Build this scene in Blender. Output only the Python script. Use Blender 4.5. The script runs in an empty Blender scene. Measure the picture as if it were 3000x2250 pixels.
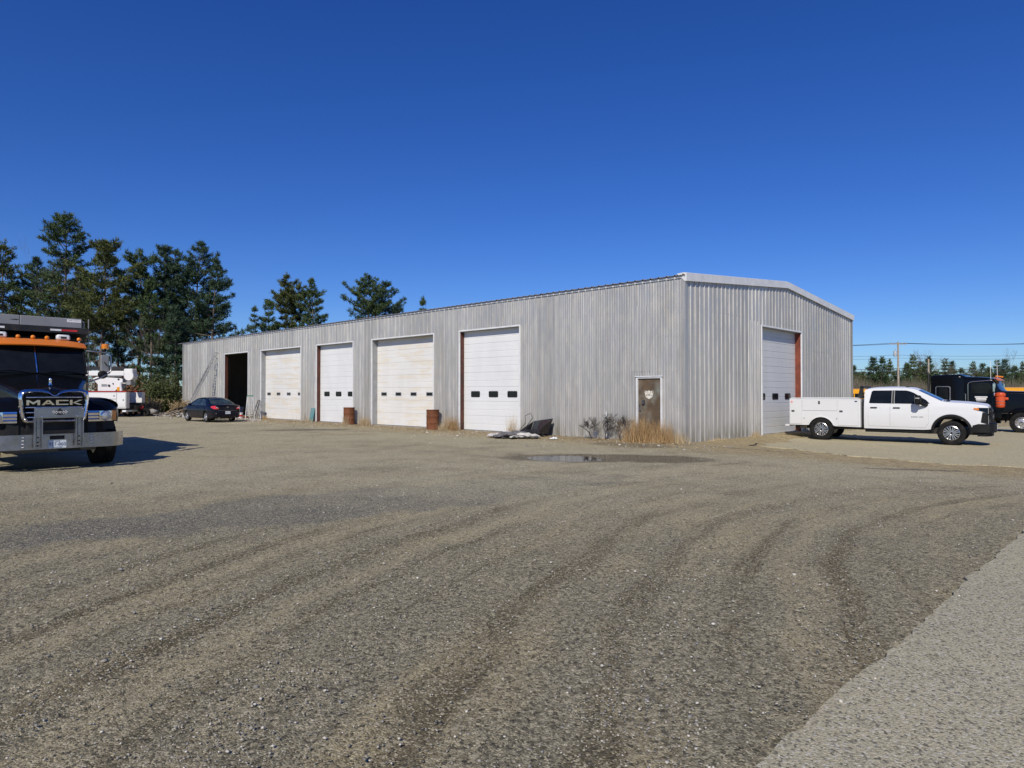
import bpy, bmesh, math, random
import numpy as np
from mathutils import Vector, Matrix
R = math.radians
sc = bpy.context.scene
# ------------------------------------------------------------------ camera
FPX, HOR = 1960.0, 1152.0            # focal length and horizon row in photograph pixels (3000 x 2250)
CAMH = 1.6
cam = bpy.data.cameras.new('camera'); cam.sensor_width = 36; cam.sensor_fit = 'HORIZONTAL'
cam.lens = 36 * FPX / 3000; cam.clip_start = 0.05; cam.clip_end = 6000
camo = bpy.data.objects.new('camera', cam); sc.collection.objects.link(camo)
camo.location = (0, 0, CAMH); camo.rotation_euler = (R(90) + math.atan((HOR - 1125) / FPX), 0, 0)
sc.camera = camo
# ------------------------------------------------------------------ sky and sun
SUN_H = Vector((-0.26, -0.966)); SUN_EL = R(39.5)       # towards the sun
w = bpy.data.worlds.new('World'); sc.world = w; w.use_nodes = True
nt = w.node_tree; nt.nodes.clear()
sky = nt.nodes.new('ShaderNodeTexSky'); sky.sky_type = 'NISHITA'; sky.sun_disc = False
sky.sun_elevation = SUN_EL; sky.sun_rotation = math.atan2(SUN_H.x, SUN_H.y)
sky.altitude = 120; sky.air_density = 1.0; sky.dust_density = 0.0; sky.ozone_density = 2.0
bgn = nt.nodes.new('ShaderNodeBackground'); bgn.inputs[1].default_value = 0.10
wo = nt.nodes.new('ShaderNodeOutputWorld')
hs = nt.nodes.new('ShaderNodeHueSaturation'); hs.inputs['Saturation'].default_value = 1.30; hs.inputs['Hue'].default_value = 0.507
mu = nt.nodes.new('ShaderNodeMix'); mu.data_type = 'RGBA'; mu.blend_type = 'MULTIPLY'; mu.inputs[0].default_value = 1; mu.inputs[7].default_value = (.42, .60, 1.0, 1)
nt.links.new(sky.outputs[0], hs.inputs['Color']); nt.links.new(hs.outputs[0], mu.inputs[6]); nt.links.new(mu.outputs[2], bgn.inputs[0]); nt.links.new(bgn.outputs[0], wo.inputs[0])
sl = bpy.data.lights.new('sun', 'SUN'); sl.energy = 4.2; sl.angle = R(0.5); sl.color = (1.0, 0.93, 0.81)
slo = bpy.data.objects.new('sun', sl); sc.collection.objects.link(slo)
sv = Vector((SUN_H.x * math.cos(SUN_EL), SUN_H.y * math.cos(SUN_EL), math.sin(SUN_EL)))
slo.rotation_euler = sv.to_track_quat('Z', 'Y').to_euler()
sc.view_settings.view_transform = 'Standard'; sc.view_settings.look = 'None'
sc.view_settings.gamma = 1; sc.view_settings.exposure = 0.0; sc.view_settings.use_curve_mapping = False

sc.cycles.max_bounces = 6; sc.cycles.diffuse_bounces = 3; sc.cycles.glossy_bounces = 3; sc.cycles.transmission_bounces = 4; sc.cycles.caustics_reflective = False; sc.cycles.caustics_refractive = False
# ------------------------------------------------------------------ tags and objects
COL = sc.collection
def tag(o, label=None, cat=None, group=None, kind=None):
    if label: o['label'] = label
    if cat: o['category'] = cat
    if group: o['group'] = group
    if kind: o['kind'] = kind
    return o
def empty(name, loc=(0, 0, 0), rz=0.0, parent=None):
    o = bpy.data.objects.new(name, None); o.empty_display_size = 0.2
    COL.objects.link(o); o.location = loc; o.rotation_euler = (0, 0, rz); o.parent = parent
    return o
def link(name, me, parent=None):
    o = bpy.data.objects.new(name, me); COL.objects.link(o); o.parent = parent
    return o
def copy_tree(o, parent=None):
    c = o.copy(); COL.objects.link(c); c.parent = parent
    for ch in o.children: copy_tree(ch, c)
    return c

# ------------------------------------------------------------------ materials
MATS = {}
def N(t, typ, **kw):
    n = t.nodes.new(typ)
    for k, v in kw.items(): setattr(n, k, v)
    return n
def L_(t, a, b): t.links.new(a, b)
def math_(t, op, a, b=None, c=None, clamp=False):
    n = N(t, 'ShaderNodeMath', operation=op); n.use_clamp = clamp
    for i, v in enumerate((a, b, c)):
        if v is None: continue
        if isinstance(v, (int, float)): n.inputs[i].default_value = v
        else: L_(t, v, n.inputs[i])
    return n.outputs[0]
def mixc(t, fac, a, b, mode='MIX'):
    n = N(t, 'ShaderNodeMix', data_type='RGBA', blend_type=mode); n.clamp_factor = True
    for s, v in ((n.inputs[0], fac), (n.inputs[6], a), (n.inputs[7], b)):
        if isinstance(v, (int, float)): s.default_value = v
        elif isinstance(v, (tuple, list)): s.default_value = (*v[:3], 1)
        else: L_(t, v, s)
    return n.outputs[2]
def ramp(t, fac, lo, hi, a=0.0, b=1.0):
    n = N(t, 'ShaderNodeMapRange', interpolation_type='SMOOTHSTEP')
    L_(t, fac, n.inputs[0])
    for i, v in enumerate((lo, hi, a, b)): n.inputs[i + 1].default_value = v
    return n.outputs[0]
def noise(t, vec, scale, detail=3, rough=.55, dist=0.0):
    n = N(t, 'ShaderNodeTexNoise'); L_(t, vec, n.inputs['Vector'])
    n.inputs['Scale'].default_value = scale; n.inputs['Detail'].default_value = detail
    n.inputs['Roughness'].default_value = rough; n.inputs['Distortion'].default_value = dist
    return n.outputs[0]
def scaled(t, vec, s):
    n = N(t, 'ShaderNodeMapping'); L_(t, vec, n.inputs[0]); n.inputs['Scale'].default_value = s
    return n.outputs[0]
def objvec(t, rnd=True):
    tc = N(t, 'ShaderNodeTexCoord')
    if not rnd: return tc.outputs['Object']
    oi = N(t, 'ShaderNodeObjectInfo')
    m = math_(t, 'MULTIPLY', oi.outputs['Random'], 40.0)
    a = N(t, 'ShaderNodeVectorMath', operation='ADD'); L_(t, tc.outputs['Object'], a.inputs[0]); L_(t, m, a.inputs[1])
    return a.outputs[0]
def newmat(name):
    m = bpy.data.materials.new(name); m.use_nodes = True; t = m.node_tree; t.nodes.clear()
    o = N(t, 'ShaderNodeOutputMaterial'); p = N(t, 'ShaderNodeBsdfPrincipled'); L_(t, p.outputs[0], o.inputs[0])
    MATS[name] = m
    return m, t, p
def setin(p, **kw):
    for k, v in kw.items():
        k = {'rough': 'Roughness', 'metal': 'Metallic', 'coat': 'Coat Weight', 'coatr': 'Coat Roughness', 'spec': 'Specular IOR Level',
             'trans': 'Transmission Weight', 'ior': 'IOR', 'alpha': 'Alpha', 'emit': 'Emission Strength'}[k]
        p.inputs[k].default_value = v
def bump(t, p, h, strength=.3, dist=.01):
    b = N(t, 'ShaderNodeBump'); b.inputs['Strength'].default_value = strength; b.inputs['Distance'].default_value = dist
    L_(t, h, b.inputs['Height']); L_(t, b.outputs[0], p.inputs['Normal'])
def pm(name, col, rough=.5, metal=0.0, var=.12, vs=4.0, bmp=0.0, bs=60.0, dirt=None, dirts=1.5, dirta=.35, rvar=.08, **kw):
    """plain material with noise in colour and roughness; dirt = second colour in uneven patches"""
    m, t, p = newmat(name); v = objvec(t)
    n1 = noise(t, v, vs, 4)
    f = ramp(t, n1, .3, .7)
    lo = tuple(c * (1 - var) for c in col); hi = tuple(min(1, c * (1 + var)) for c in col)
    c = mixc(t, f, lo, hi)
    if dirt is not None:
        n2 = noise(t, v, dirts, 6, .65)
        c = mixc(t, ramp(t, n2, .45, .75, 0, dirta), c, dirt)
    L_(t, c, p.inputs['Base Color'])
    n3 = noise(t, v, vs * 3, 3)
    L_(t, ramp(t, n3, .3, .7, max(.02, rough - rvar), min(1, rough + rvar)), p.inputs['Roughness'])
    setin(p, metal=metal, **kw)
    if bmp: bump(t, p, noise(t, v, bs, 4), bmp, .01)
    return m
def isl(name, cols, rough=.8, **kw):
    """one colour picked per loose piece (stones, needles, leaves, blades)"""
    m, t, p = newmat(name); g = N(t, 'ShaderNodeNewGeometry')
    r = N(t, 'ShaderNodeValToRGB'); L_(t, g.outputs['Random Per Island'], r.inputs[0])
    e = r.color_ramp.elements; e[0].position = 0; e[0].color = (*cols[0], 1); e[1].position = 1; e[1].color = (*cols[-1], 1)
    for i, c in list(enumerate(cols))[1:-1]: q = e.new(i / (len(cols) - 1)); q.color = (*c, 1)
    L_(t, r.outputs[0], p.inputs['Base Color']); setin(p, rough=rough, **kw)
    return m

# ------------------------------------------------------------------ mesh building
class MB:
    def __init__(s): s.v = []; s.f = []
    def add(s, vs, fs, M=None):
        o = len(s.v)
        if M is not None: vs = [M @ Vector(p) for p in vs]
        s.v.extend([tuple(p) for p in vs]); s.f.extend([tuple(i + o for i in f) for f in fs]); return s
    def box(s, x0, x1, y0, y1, z0, z1, M=None):
        vs = [(x0, y0, z0), (x1, y0, z0), (x1, y1, z0), (x0, y1, z0), (x0, y0, z1), (x1, y0, z1), (x1, y1, z1), (x0, y1, z1)]
        return s.add(vs, [(0, 3, 2, 1), (4, 5, 6, 7), (0, 1, 5, 4), (1, 2, 6, 5), (2, 3, 7, 6), (3, 0, 4, 7)], M)
    def cbox(s, x0, x1, y0, y1, z0, z1, c=.01, M=None):
        """box with chamfered edges"""
        vs = []; X = (x0, x1); Y = (y0, y1); Z = (z0, z1); idx = {}
        for i in (0, 1):
            for j in (0, 1):
                for k in (0, 1):
                    sx, sy, sz = (1 - 2 * i) * c, (1 - 2 * j) * c, (1 - 2 * k) * c
                    idx[i, j, k] = len(vs)
                    vs += [(X[i], Y[j] + sy, Z[k] + sz), (X[i] + sx, Y[j], Z[k] + sz), (X[i] + sx, Y[j] + sy, Z[k])]
        fs = []
        def q(a): fs.append(tuple(a))
        for i in (0, 1):
            a = [idx[i, 0, 0], idx[i, 1, 0], idx[i, 1, 1], idx[i, 0, 1]]; q(a if i else a[::-1])
            a = [idx[0, i, 0] + 1, idx[0, i, 1] + 1, idx[1, i, 1] + 1, idx[1, i, 0] + 1]; q(a if i else a[::-1])
            a = [idx[0, 0, i] + 2, idx[1, 0, i] + 2, idx[1, 1, i] + 2, idx[0, 1, i] + 2]; q(a if i else a[::-1])
        for j in (0, 1):
            for k in (0, 1):
                a = [idx[0, j, k] + 1, idx[1, j, k] + 1, idx[1, j, k] + 2, idx[0, j, k] + 2]; q(a)
                a = [idx[j, 0, k], idx[j, 1, k], idx[j, 1, k] + 2, idx[j, 0, k] + 2]; q(a)
                a = [idx[j, k, 0], idx[j, k, 1], idx[j, k, 1] + 1, idx[j, k, 0] + 1]; q(a)
        for key, b in idx.items(): q((b, b + 1, b + 2))
        return s.add(vs, fs, M)
    def prism(s, poly, a, b, axis='y', M=None):
        """polygon extruded: axis y -> poly is (x,z); x -> (y,z); z -> (x,y)"""
        n = len(poly)
        def P(p, t): return {'y': (p[0], t, p[1]), 'x': (t, p[0], p[1]), 'z': (p[0], p[1], t)}[axis]
        vs = [P(p, a) for p in poly] + [P(p, b) for p in poly]
        fs = [tuple(range(n)), tuple(range(2 * n - 1, n - 1, -1))] + [(i, (i + 1) % n + 0, (i + 1) % n + n, i + n) for i in range(n)]
        return s.add(vs, fs, M)
    def tube(s, pts, r, n=8, cap=True, M=None):
        pts = [Vector(p) for p in pts]; m = len(pts)
        rs = r if isinstance(r, (list, tuple)) else [r] * m
        vs = []; up = None
        for i, p in enumerate(pts):
            d = (pts[min(i + 1, m - 1)] - pts[max(i - 1, 0)]).normalized()
            if up is None:
                a = Vector((0, 0, 1)) if abs(d.z) < .9 else Vector((1, 0, 0))
                up = d.cross(a).normalized()
            up = (up - d * up.dot(d)).normalized(); q = d.cross(up)
            for k in range(n):
                an = 2 * math.pi * k / n; vs.append(p + (up * math.cos(an) + q * math.sin(an)) * rs[i])
        fs = [(i * n + k, i * n + (k + 1) % n, (i + 1) * n + (k + 1) % n, (i + 1) * n + k) for i in range(m - 1) for k in range(n)]
        if cap: fs += [tuple(range(n - 1, -1, -1)), tuple(range((m - 1) * n, m * n))]
        return s.add(vs, fs, M)
    def lathe(s, prof, n=24, axis='z', M=None, close=False):
        """profile of (radius, height) turned about an axis"""
        vs = []
        for r, h in prof:
            for k in range(n):
                a = 2 * math.pi * k / n; c, d = r * math.cos(a), r * math.sin(a)
                vs.append({'z': (c, d, h), 'y': (c, h, d), 'x': (h, c, d)}[axis])
        m = len(prof)
        fs = [(i * n + k, i * n + (k + 1) % n, (i + 1) * n + (k + 1) % n, (i + 1) * n + k) for i in range(m - 1) for k in range(n)]
        if close: fs += [((m - 1) * n + k, (m - 1) * n + (k + 1) % n, (k + 1) % n, k) for k in range(n)]
        else:
            if prof[0][0] > 1e-4: fs.append(tuple(range(n - 1, -1, -1)))
            if prof[-1][0] > 1e-4: fs.append(tuple(range((m - 1) * n, m * n)))
        return s.add(vs, fs, M)
    def grid(s, rows, M=None, closed=False):
        """rows of points joined into quads"""
        n = len(rows[0]); vs = [p for r in rows for p in r]; fs = []
        for i in range(len(rows) - 1):
            for k in range(n if closed else n - 1):
                fs.append((i * n + k, i * n + (k + 1) % n, (i + 1) * n + (k + 1) % n, (i + 1) * n + k))
        return s.add(vs, fs, M)
    def mesh(s, name, mat=None, smooth=None, merge=True):
        me = bpy.data.meshes.new(name); me.from_pydata(s.v, [], s.f)
        bm = bmesh.new(); bm.from_mesh(me)
        if merge: bmesh.ops.remove_doubles(bm, verts=bm.verts, dist=1e-5)
        bmesh.ops.recalc_face_normals(bm, faces=bm.faces)
        if smooth:
            for f in bm.faces: f.smooth = True
            lim = R(smooth)
            for e in bm.edges:
                if len(e.link_faces) != 2 or e.calc_face_angle(0) > lim: e.smooth = False
        bm.to_mesh(me); bm.free()
        if mat: me.materials.append(MATS[mat])
        return me
    def build(s, name, mat, parent=None, smooth=None, merge=True):
        return link(name, s.mesh(name, mat, smooth, merge), parent)
def npmesh(name, V, F, mat, smooth=False):
    """fast mesh from arrays; F is (n,3) or (n,4)"""
    V = np.asarray(V, np.float32); F = np.asarray(F, np.int32); k = F.shape[1]
    me = bpy.data.meshes.new(name); me.vertices.add(len(V)); me.vertices.foreach_set('co', V.ravel())
    me.loops.add(F.size); me.loops.foreach_set('vertex_index', F.ravel())
    me.polygons.add(len(F)); me.polygons.foreach_set('loop_start', np.arange(0, F.size, k, dtype=np.int32))
    me.polygons.foreach_set('loop_total', np.full(len(F), k, np.int32))
    if smooth: me.polygons.foreach_set('use_smooth', np.ones(len(F), bool))
    me.update(calc_edges=True); me.validate()
    if mat: me.materials.append(MATS[mat])
    return me
def text_obj(name, s, size, mat, parent=None, M=None, ext=.003, align='CENTER', sx=1.0, bevel=0.0):
    cu = bpy.data.curves.new('t', 'FONT'); cu.body = s; cu.size = size; cu.extrude = ext; cu.align_x = align; cu.align_y = 'CENTER'
    cu.resolution_u = 3; cu.bevel_depth = bevel; cu.offset = .0
    o = bpy.data.objects.new('t', cu); COL.objects.link(o)
    dg = bpy.context.evaluated_depsgraph_get(); me = bpy.data.meshes.new_from_object(o.evaluated_get(dg))
    bpy.data.objects.remove(o); me.name = name
    me.transform(Matrix.Scale(sx, 4, (1, 0, 0)))
    if M is not None: me.transform(M)
    me.materials.clear(); me.materials.append(MATS[mat])
    o = link(name, me, parent); o['kind'] = 'stuff'; return o
def frame_mat(org, xdir, zdir=(0, 0, 1)):
    """text plane: text runs along xdir, its up is zdir"""
    x = Vector(xdir).normalized(); y = Vector(zdir).normalized(); z = x.cross(y)
    m = Matrix((x, y, z)).transposed().to_4x4(); m.translation = Vector(org); return m
def rrect(x0, x1, z0, z1, r, n=4):
    """rounded rectangle outline"""
    out = []
    for cx, cz, a in ((x1 - r, z1 - r, 0), (x0 + r, z1 - r, 90), (x0 + r, z0 + r, 180), (x1 - r, z0 + r, 270)):
        for i in range(n + 1):
            t = R(a + 90 * i / n); out.append((cx + r * math.cos(t), cz + r * math.sin(t)))
    return out

# ------------------------------------------------------------------ where things stand
PH = R(45.9); TD = Vector((-math.sin(PH), math.cos(PH))); SD = Vector((math.cos(PH), math.sin(PH)))
CORNER = Vector((5.56, 21.5))
def wloc(s, t, z=0.0):
    """point from warehouse coordinates: s along the gable, t along the long wall"""
    p = CORNER + SD * s + TD * t; return Vector((p.x, p.y, z))
GX = np.array([6.5, 10.8, 16.5, 26, 60, 110]); GZ = np.array([0, -.165, -.175, -.42, -1.0, -1.2])
PUD = (1.33, 17.0)
def smooth_(x, a, b):
    t = np.clip((x - a) / (b - a), 0, 1); return t * t * (3 - 2 * t)
def ground(x, y):
    x = np.asarray(x, float); y = np.asarray(y, float)
    u = (x - CORNER.x) * -TD.x + (y - CORNER.y) * -TD.y; sg = (x - CORNER.x) * SD.x + (y - CORNER.y) * SD.y
    z = np.interp(x, GX, GZ) * smooth_(y, 6, 16) * np.maximum(smooth_(u, .05, 1.5), smooth_(sg, 16.3, 18.5))
    dx, dy = x - PUD[0], y - PUD[1]
    u = (dx * .97 - dy * .25); v = (dx * .25 + dy * .97)
    z = z - .085 * np.exp(-((u / 1.2) ** 2 + (v / .95) ** 2) ** 1.3)
    return z
def gz(x, y): return float(ground(x, y))
def at(px, py, g=0.0):
    """ground point seen at a photograph pixel"""
    d = FPX * (CAMH - g) / (py - HOR); return Vector(((px - 1500) / FPX * d, d, g))
# ================================================================== materials of the place
random.seed(7); rng = np.random.default_rng(7)
def ground_mat():
    m, t, p = newmat('gravel'); tc = N(t, 'ShaderNodeTexCoord'); v = tc.outputs['Object']
    sep = N(t, 'ShaderNodeSeparateXYZ'); L_(t, v, sep.inputs[0]); X, Y = sep.outputs[0], sep.outputs[1]
    def rad(cx, cy):
        a = math_(t, 'SUBTRACT', X, cx); b = math_(t, 'SUBTRACT', Y, cy)
        return math_(t, 'SQRT', math_(t, 'ADD', math_(t, 'MULTIPLY', a, a), math_(t, 'MULTIPLY', b, b))), math_(t, 'ARCTAN2', b, a)
    big = noise(t, v, .16, 4, .6); mid = noise(t, v, .9, 5, .65); fine = noise(t, v, 22, 6, .75); vfine = noise(t, v, 95, 4, .8)
    # lanes swept round by turning trucks: each wheel path at its own radius, broken up by noise
    r1, a1 = rad(12.5, 1.0)
    wob = math_(t, 'ADD', math_(t, 'MULTIPLY', math_(t, 'SUBTRACT', mid, .5), .22), math_(t, 'MULTIPLY', math_(t, 'SUBTRACT', noise(t, v, .22, 2), .5), .9))
    rd = math_(t, 'ADD', r1, wob)
    cb = N(t, 'ShaderNodeCombineXYZ'); L_(t, rd, cb.inputs[0]); L_(t, math_(t, 'MULTIPLY', a1, 1.0), cb.inputs[1])
    tr2 = noise(t, scaled(t, cb.outputs[0], (4.2, 3.2, 1)), 1.0, 6, .68)
    tr3 = noise(t, scaled(t, cb.outputs[0], (13, 7, 1)), 1.0, 4, .65)
    # tan dust over grey stone, smeared along the turning lanes
    stone = mixc(t, ramp(t, fine, .30, .70), (.120, .112, .092), (.40, .375, .315))
    tan = mixc(t, ramp(t, fine, .3, .7), (.27, .235, .168), (.50, .44, .325))
    ds = noise(t, scaled(t, cb.outputs[0], (1.1, 3.0, 1)), 1.0, 6, .66)
    dust = ramp(t, math_(t, 'ADD', math_(t, 'MULTIPLY', ds, .75), math_(t, 'MULTIPLY', mid, .25)), .46, .62)
    c = mixc(t, math_(t, 'MULTIPLY', dust, .85), stone, tan)
    lane = N(t, 'ShaderNodeValToRGB'); L_(t, math_(t, 'DIVIDE', math_(t, 'SUBTRACT', rd, 9.5), 11.0), lane.inputs[0]); lane.color_ramp.interpolation = 'EASE'
    stops = [(9.9, 0.79), (10.27, 0.19), (10.51, 0.6), (10.81, 0.03), (11.22, 0.81), (11.57, 0.16), (11.94, 0.66), (12.26, 0.02), (12.69, 0.62), (13.11, 0.02), (13.49, 0.49), (13.79, 0.14), (14.0, 0.62), (14.43, 0.14), (14.66, 0.99), (15.1, 0.01), (15.41, 0.65), (15.69, 0.17), (15.94, 0.88), (16.15, 0.05), (16.56, 0.65), (16.87, 0.17), (17.2, 0.75), (17.4, 0.2), (17.86, 0.99), (18.23, 0.1), (18.52, 0.88), (18.9, 0.03)]
    el = lane.color_ramp.elements
    el[0].position = 0; el[0].color = (.5, .5, .5, 1); el[1].position = 1; el[1].color = (.5, .5, .5, 1)
    for r_, val in stops: q = el.new((r_ - 9.5) / 11.0); q.color = (val, val, val, 1)
    ln = math_(t, 'ADD', math_(t, 'MULTIPLY', lane.outputs[0], .74), math_(t, 'ADD', math_(t, 'MULTIPLY', tr2, .55), math_(t, 'MULTIPLY', tr3, .55)))
    msk = math_(t, 'MULTIPLY', ramp(t, rd, 9.6, 10.6), ramp(t, rd, 20.5, 17.5))
    dk = math_(t, 'MULTIPLY', ramp(t, ln, .77, .57), msk); lt = math_(t, 'MULTIPLY', ramp(t, ln, 1.0, 1.2), msk)
    brk = ramp(t, noise(t, v, .5, 4, .6), .34, .58, .35, 1.0)
    c = mixc(t, math_(t, 'MULTIPLY', math_(t, 'MULTIPLY', dk, brk), .85), c, mixc(t, ramp(t, vfine, .35, .65), (.072, .060, .042), (.185, .16, .118)))
    c = mixc(t, math_(t, 'MULTIPLY', lt, .75), c, mixc(t, ramp(t, vfine, .3, .7), (.26, .235, .18), (.50, .45, .35)))
    # dark blue-grey crushed stone drift
    dx = math_(t, 'SUBTRACT', X, -1.9); dy = math_(t, 'SUBTRACT', Y, 10.2)
    u = math_(t, 'ADD', math_(t, 'MULTIPLY', dx, .80), math_(t, 'MULTIPLY', dy, .60))
    q = math_(t, 'SUBTRACT', math_(t, 'MULTIPLY', dy, .80), math_(t, 'MULTIPLY', dx, .60))
    e = math_(t, 'ADD', math_(t, 'POWER', math_(t, 'ABSOLUTE', math_(t, 'DIVIDE', u, 5.0)), 2.0), math_(t, 'POWER', math_(t, 'ABSOLUTE', math_(t, 'DIVIDE', q, 1.15)), 2.0))
    e = math_(t, 'ADD', e, math_(t, 'MULTIPLY', math_(t, 'SUBTRACT', mid, .5), 2.2))
    pt = ramp(t, e, 1.3, .8)
    c = mixc(t, math_(t, 'MULTIPLY', pt, .95), c, mixc(t, ramp(t, vfine, .35, .65), (.05, .054, .062), (.22, .228, .25)))
    # pale washed gravel in front of the building
    wsh = math_(t, 'MULTIPLY', ramp(t, Y, 6.5, 13.5), ramp(t, Y, 75, 50))
    wsh = math_(t, 'MULTIPLY', wsh, ramp(t, math_(t, 'ADD', math_(t, 'MULTIPLY', big, .6), math_(t, 'MULTIPLY', mid, .4)), .34, .56))
    c = mixc(t, math_(t, 'MULTIPLY', wsh, .85), c, mixc(t, ramp(t, vfine, .35, .65), (.32, .30, .25), (.62, .585, .495)))
    # sandy strip with plant litter along the long wall
    nx = math_(t, 'ADD', math_(t, 'MULTIPLY', math_(t, 'SUBTRACT', X, CORNER.x), -SD.x), math_(t, 'MULTIPLY', math_(t, 'SUBTRACT', Y, CORNER.y), -SD.y))
    st = ramp(t, math_(t, 'ADD', nx, math_(t, 'MULTIPLY', mid, 2.0)), 4.6, 2.0)
    sand = mixc(t, ramp(t, noise(t, v, 5, 5, .7), .35, .65), (.27, .207, .12), (.50, .405, .26))
    c = mixc(t, math_(t, 'MULTIPLY', st, .8), c, sand)
    # wet mud round the puddle and oil-dark spot by the wide door
    def blob(cx, cy, ux, uy, a, b):
        ddx = math_(t, 'SUBTRACT', X, cx); ddy = math_(t, 'SUBTRACT', Y, cy)
        uu = math_(t, 'ADD', math_(t, 'MULTIPLY', ddx, ux), math_(t, 'MULTIPLY', ddy, uy)); vv = math_(t, 'SUBTRACT', math_(t, 'MULTIPLY', ddy, ux), math_(t, 'MULTIPLY', ddx, uy))
        ee = math_(t, 'ADD', math_(t, 'POWER', math_(t, 'DIVIDE', uu, a), 2.0), math_(t, 'POWER', math_(t, 'DIVIDE', vv, b), 2.0))
        ee = math_(t, 'ADD', ee, math_(t, 'MULTIPLY', math_(t, 'SUBTRACT', mid, .5), 1.6))
        return ramp(t, ee, 1.2, .6)
    wet = math_(t, 'MAXIMUM', blob(PUD[0] + .9, PUD[1] - .25, .97, -.20, 2.9, 1.15), blob(-8.9, 29.5, .97, .2, 2.0, .75))
    wet = math_(t, 'MAXIMUM', wet, math_(t, 'MULTIPLY', blob(3.6, 20.9, .72, -.69, 1.6, .8), .6))
    wet = math_(t, 'MAXIMUM', wet, math_(t, 'MULTIPLY', blob(9.0, 14.9, 1, 0, 1.3, .22), .8))
    c = mixc(t, math_(t, 'MULTIPLY', wet, .92), c, (.062, .047, .031))
    # salt and pepper of the stones
    vo = N(t, 'ShaderNodeTexVoronoi'); L_(t, v, vo.inputs['Vector']); vo.inputs['Scale'].default_value = 95
    vo2 = N(t, 'ShaderNodeTexVoronoi'); L_(t, v, vo2.inputs['Vector']); vo2.inputs['Scale'].default_value = 46
    sx = N(t, 'ShaderNodeSeparateColor'); L_(t, vo.outputs['Color'], sx.inputs[0])
    s2 = N(t, 'ShaderNodeSeparateColor'); L_(t, vo2.outputs['Color'], s2.inputs[0])
    c = mixc(t, math_(t, 'MULTIPLY', ramp(t, sx.outputs[0], .70, .92), .85), c, (.52, .485, .41))
    c = mixc(t, math_(t, 'MULTIPLY', ramp(t, sx.outputs[1], .64, .92), .7), c, (.05, .047, .04))
    c = mixc(t, math_(t, 'MULTIPLY', ramp(t, s2.outputs[0], .90, .99), .7), c, (.48, .45, .39))
    c = mixc(t, math_(t, 'MULTIPLY', ramp(t, s2.outputs[1], .86, .98), .7), c, (.05, .05, .052))
    c = mixc(t, 1.0, c, (1.12, 1.07, .86), 'MULTIPLY')
    L_(t, c, p.inputs['Base Color'])
    L_(t, ramp(t, wet, 0, 1, .92, .45), p.inputs['Roughness']); setin(p, spec=.06)
    hgt = math_(t, 'ADD', math_(t, 'MULTIPLY', vo.outputs['Distance'], -.35), math_(t, 'MULTIPLY', fine, .9))
    hgt = math_(t, 'ADD', hgt, math_(t, 'MULTIPLY', tr2, .8)); hgt = math_(t, 'ADD', hgt, math_(t, 'MULTIPLY', vfine, .4))
    bump(t, p, hgt, 1.0, .022)
ground_mat()
def asphalt(name, a, b, warm):
    m, t, p = newmat(name); v = N(t, 'ShaderNodeTexCoord').outputs['Object']
    f1 = noise(t, v, .7, 5, .65); f2 = noise(t, v, 60, 4, .8); f3 = noise(t, v, 6, 4, .6)
    c = mixc(t, ramp(t, f2, .32, .68), a, b); c = mixc(t, ramp(t, f1, .4, .7, 0, .5), c, warm); c = mixc(t, ramp(t, f3, .55, .75, 0, .3), c, tuple(x * .55 for x in a))
    vo = N(t, 'ShaderNodeTexVoronoi'); L_(t, v, vo.inputs['Vector']); vo.inputs['Scale'].default_value = 75
    s = N(t, 'ShaderNodeSeparateColor'); L_(t, vo.outputs['Color'], s.inputs[0])
    c = mixc(t, math_(t, 'MULTIPLY', ramp(t, s.outputs[0], .75, .95), .6), c, (.55, .53, .5))
    c = mixc(t, math_(t, 'MULTIPLY', ramp(t, s.outputs[1], .7, .95), .7), c, (.05, .05, .05)); c = mixc(t, 1.0, c, (1.10, 1.09, 1.0), 'MULTIPLY')
    L_(t, c, p.inputs['Base Color']); setin(p, rough=.9, spec=.1)
    bump(t, p, math_(t, 'ADD', f2, math_(t, 'MULTIPLY', vo.outputs['Distance'], -.6)), .7, .012)
asphalt('asphalt_pale', (.23, .212, .158), (.52, .48, .365), (.44, .395, .285))
asphalt('asphalt_apron', (.31, .275, .185), (.54, .48, .33), (.50, .425, .275))
asphalt('asphalt_lot', (.12, .12, .118), (.20, .198, .19), (.2, .19, .17))
isl('pebble', [(.13, .122, .108), (.21, .195, .165), (.30, .275, .23), (.24, .235, .225), (.38, .35, .29), (.48, .45, .385), (.62, .585, .51)], .85, spec=.3)
isl('leaf_litter', [(.06, .04, .022), (.13, .085, .045), (.20, .14, .08), (.10, .065, .04)], .9)
isl('straw', [(.20, .14, .07), (.33, .245, .13), (.42, .33, .19), (.25, .17, .08)], .8)
pm('forest_floor', (.11, .078, .045), .95, var=.45, vs=1.4, bmp=.6, bs=6, dirt=(.05, .055, .028), dirts=.5, dirta=.7)
m, t, p = newmat('water')
p.inputs['Base Color'].default_value = (.02, .017, .012, 1); setin(p, rough=.03, spec=.6, ior=1.33); v = N(t, 'ShaderNodeTexCoord').outputs['Object']


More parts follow.
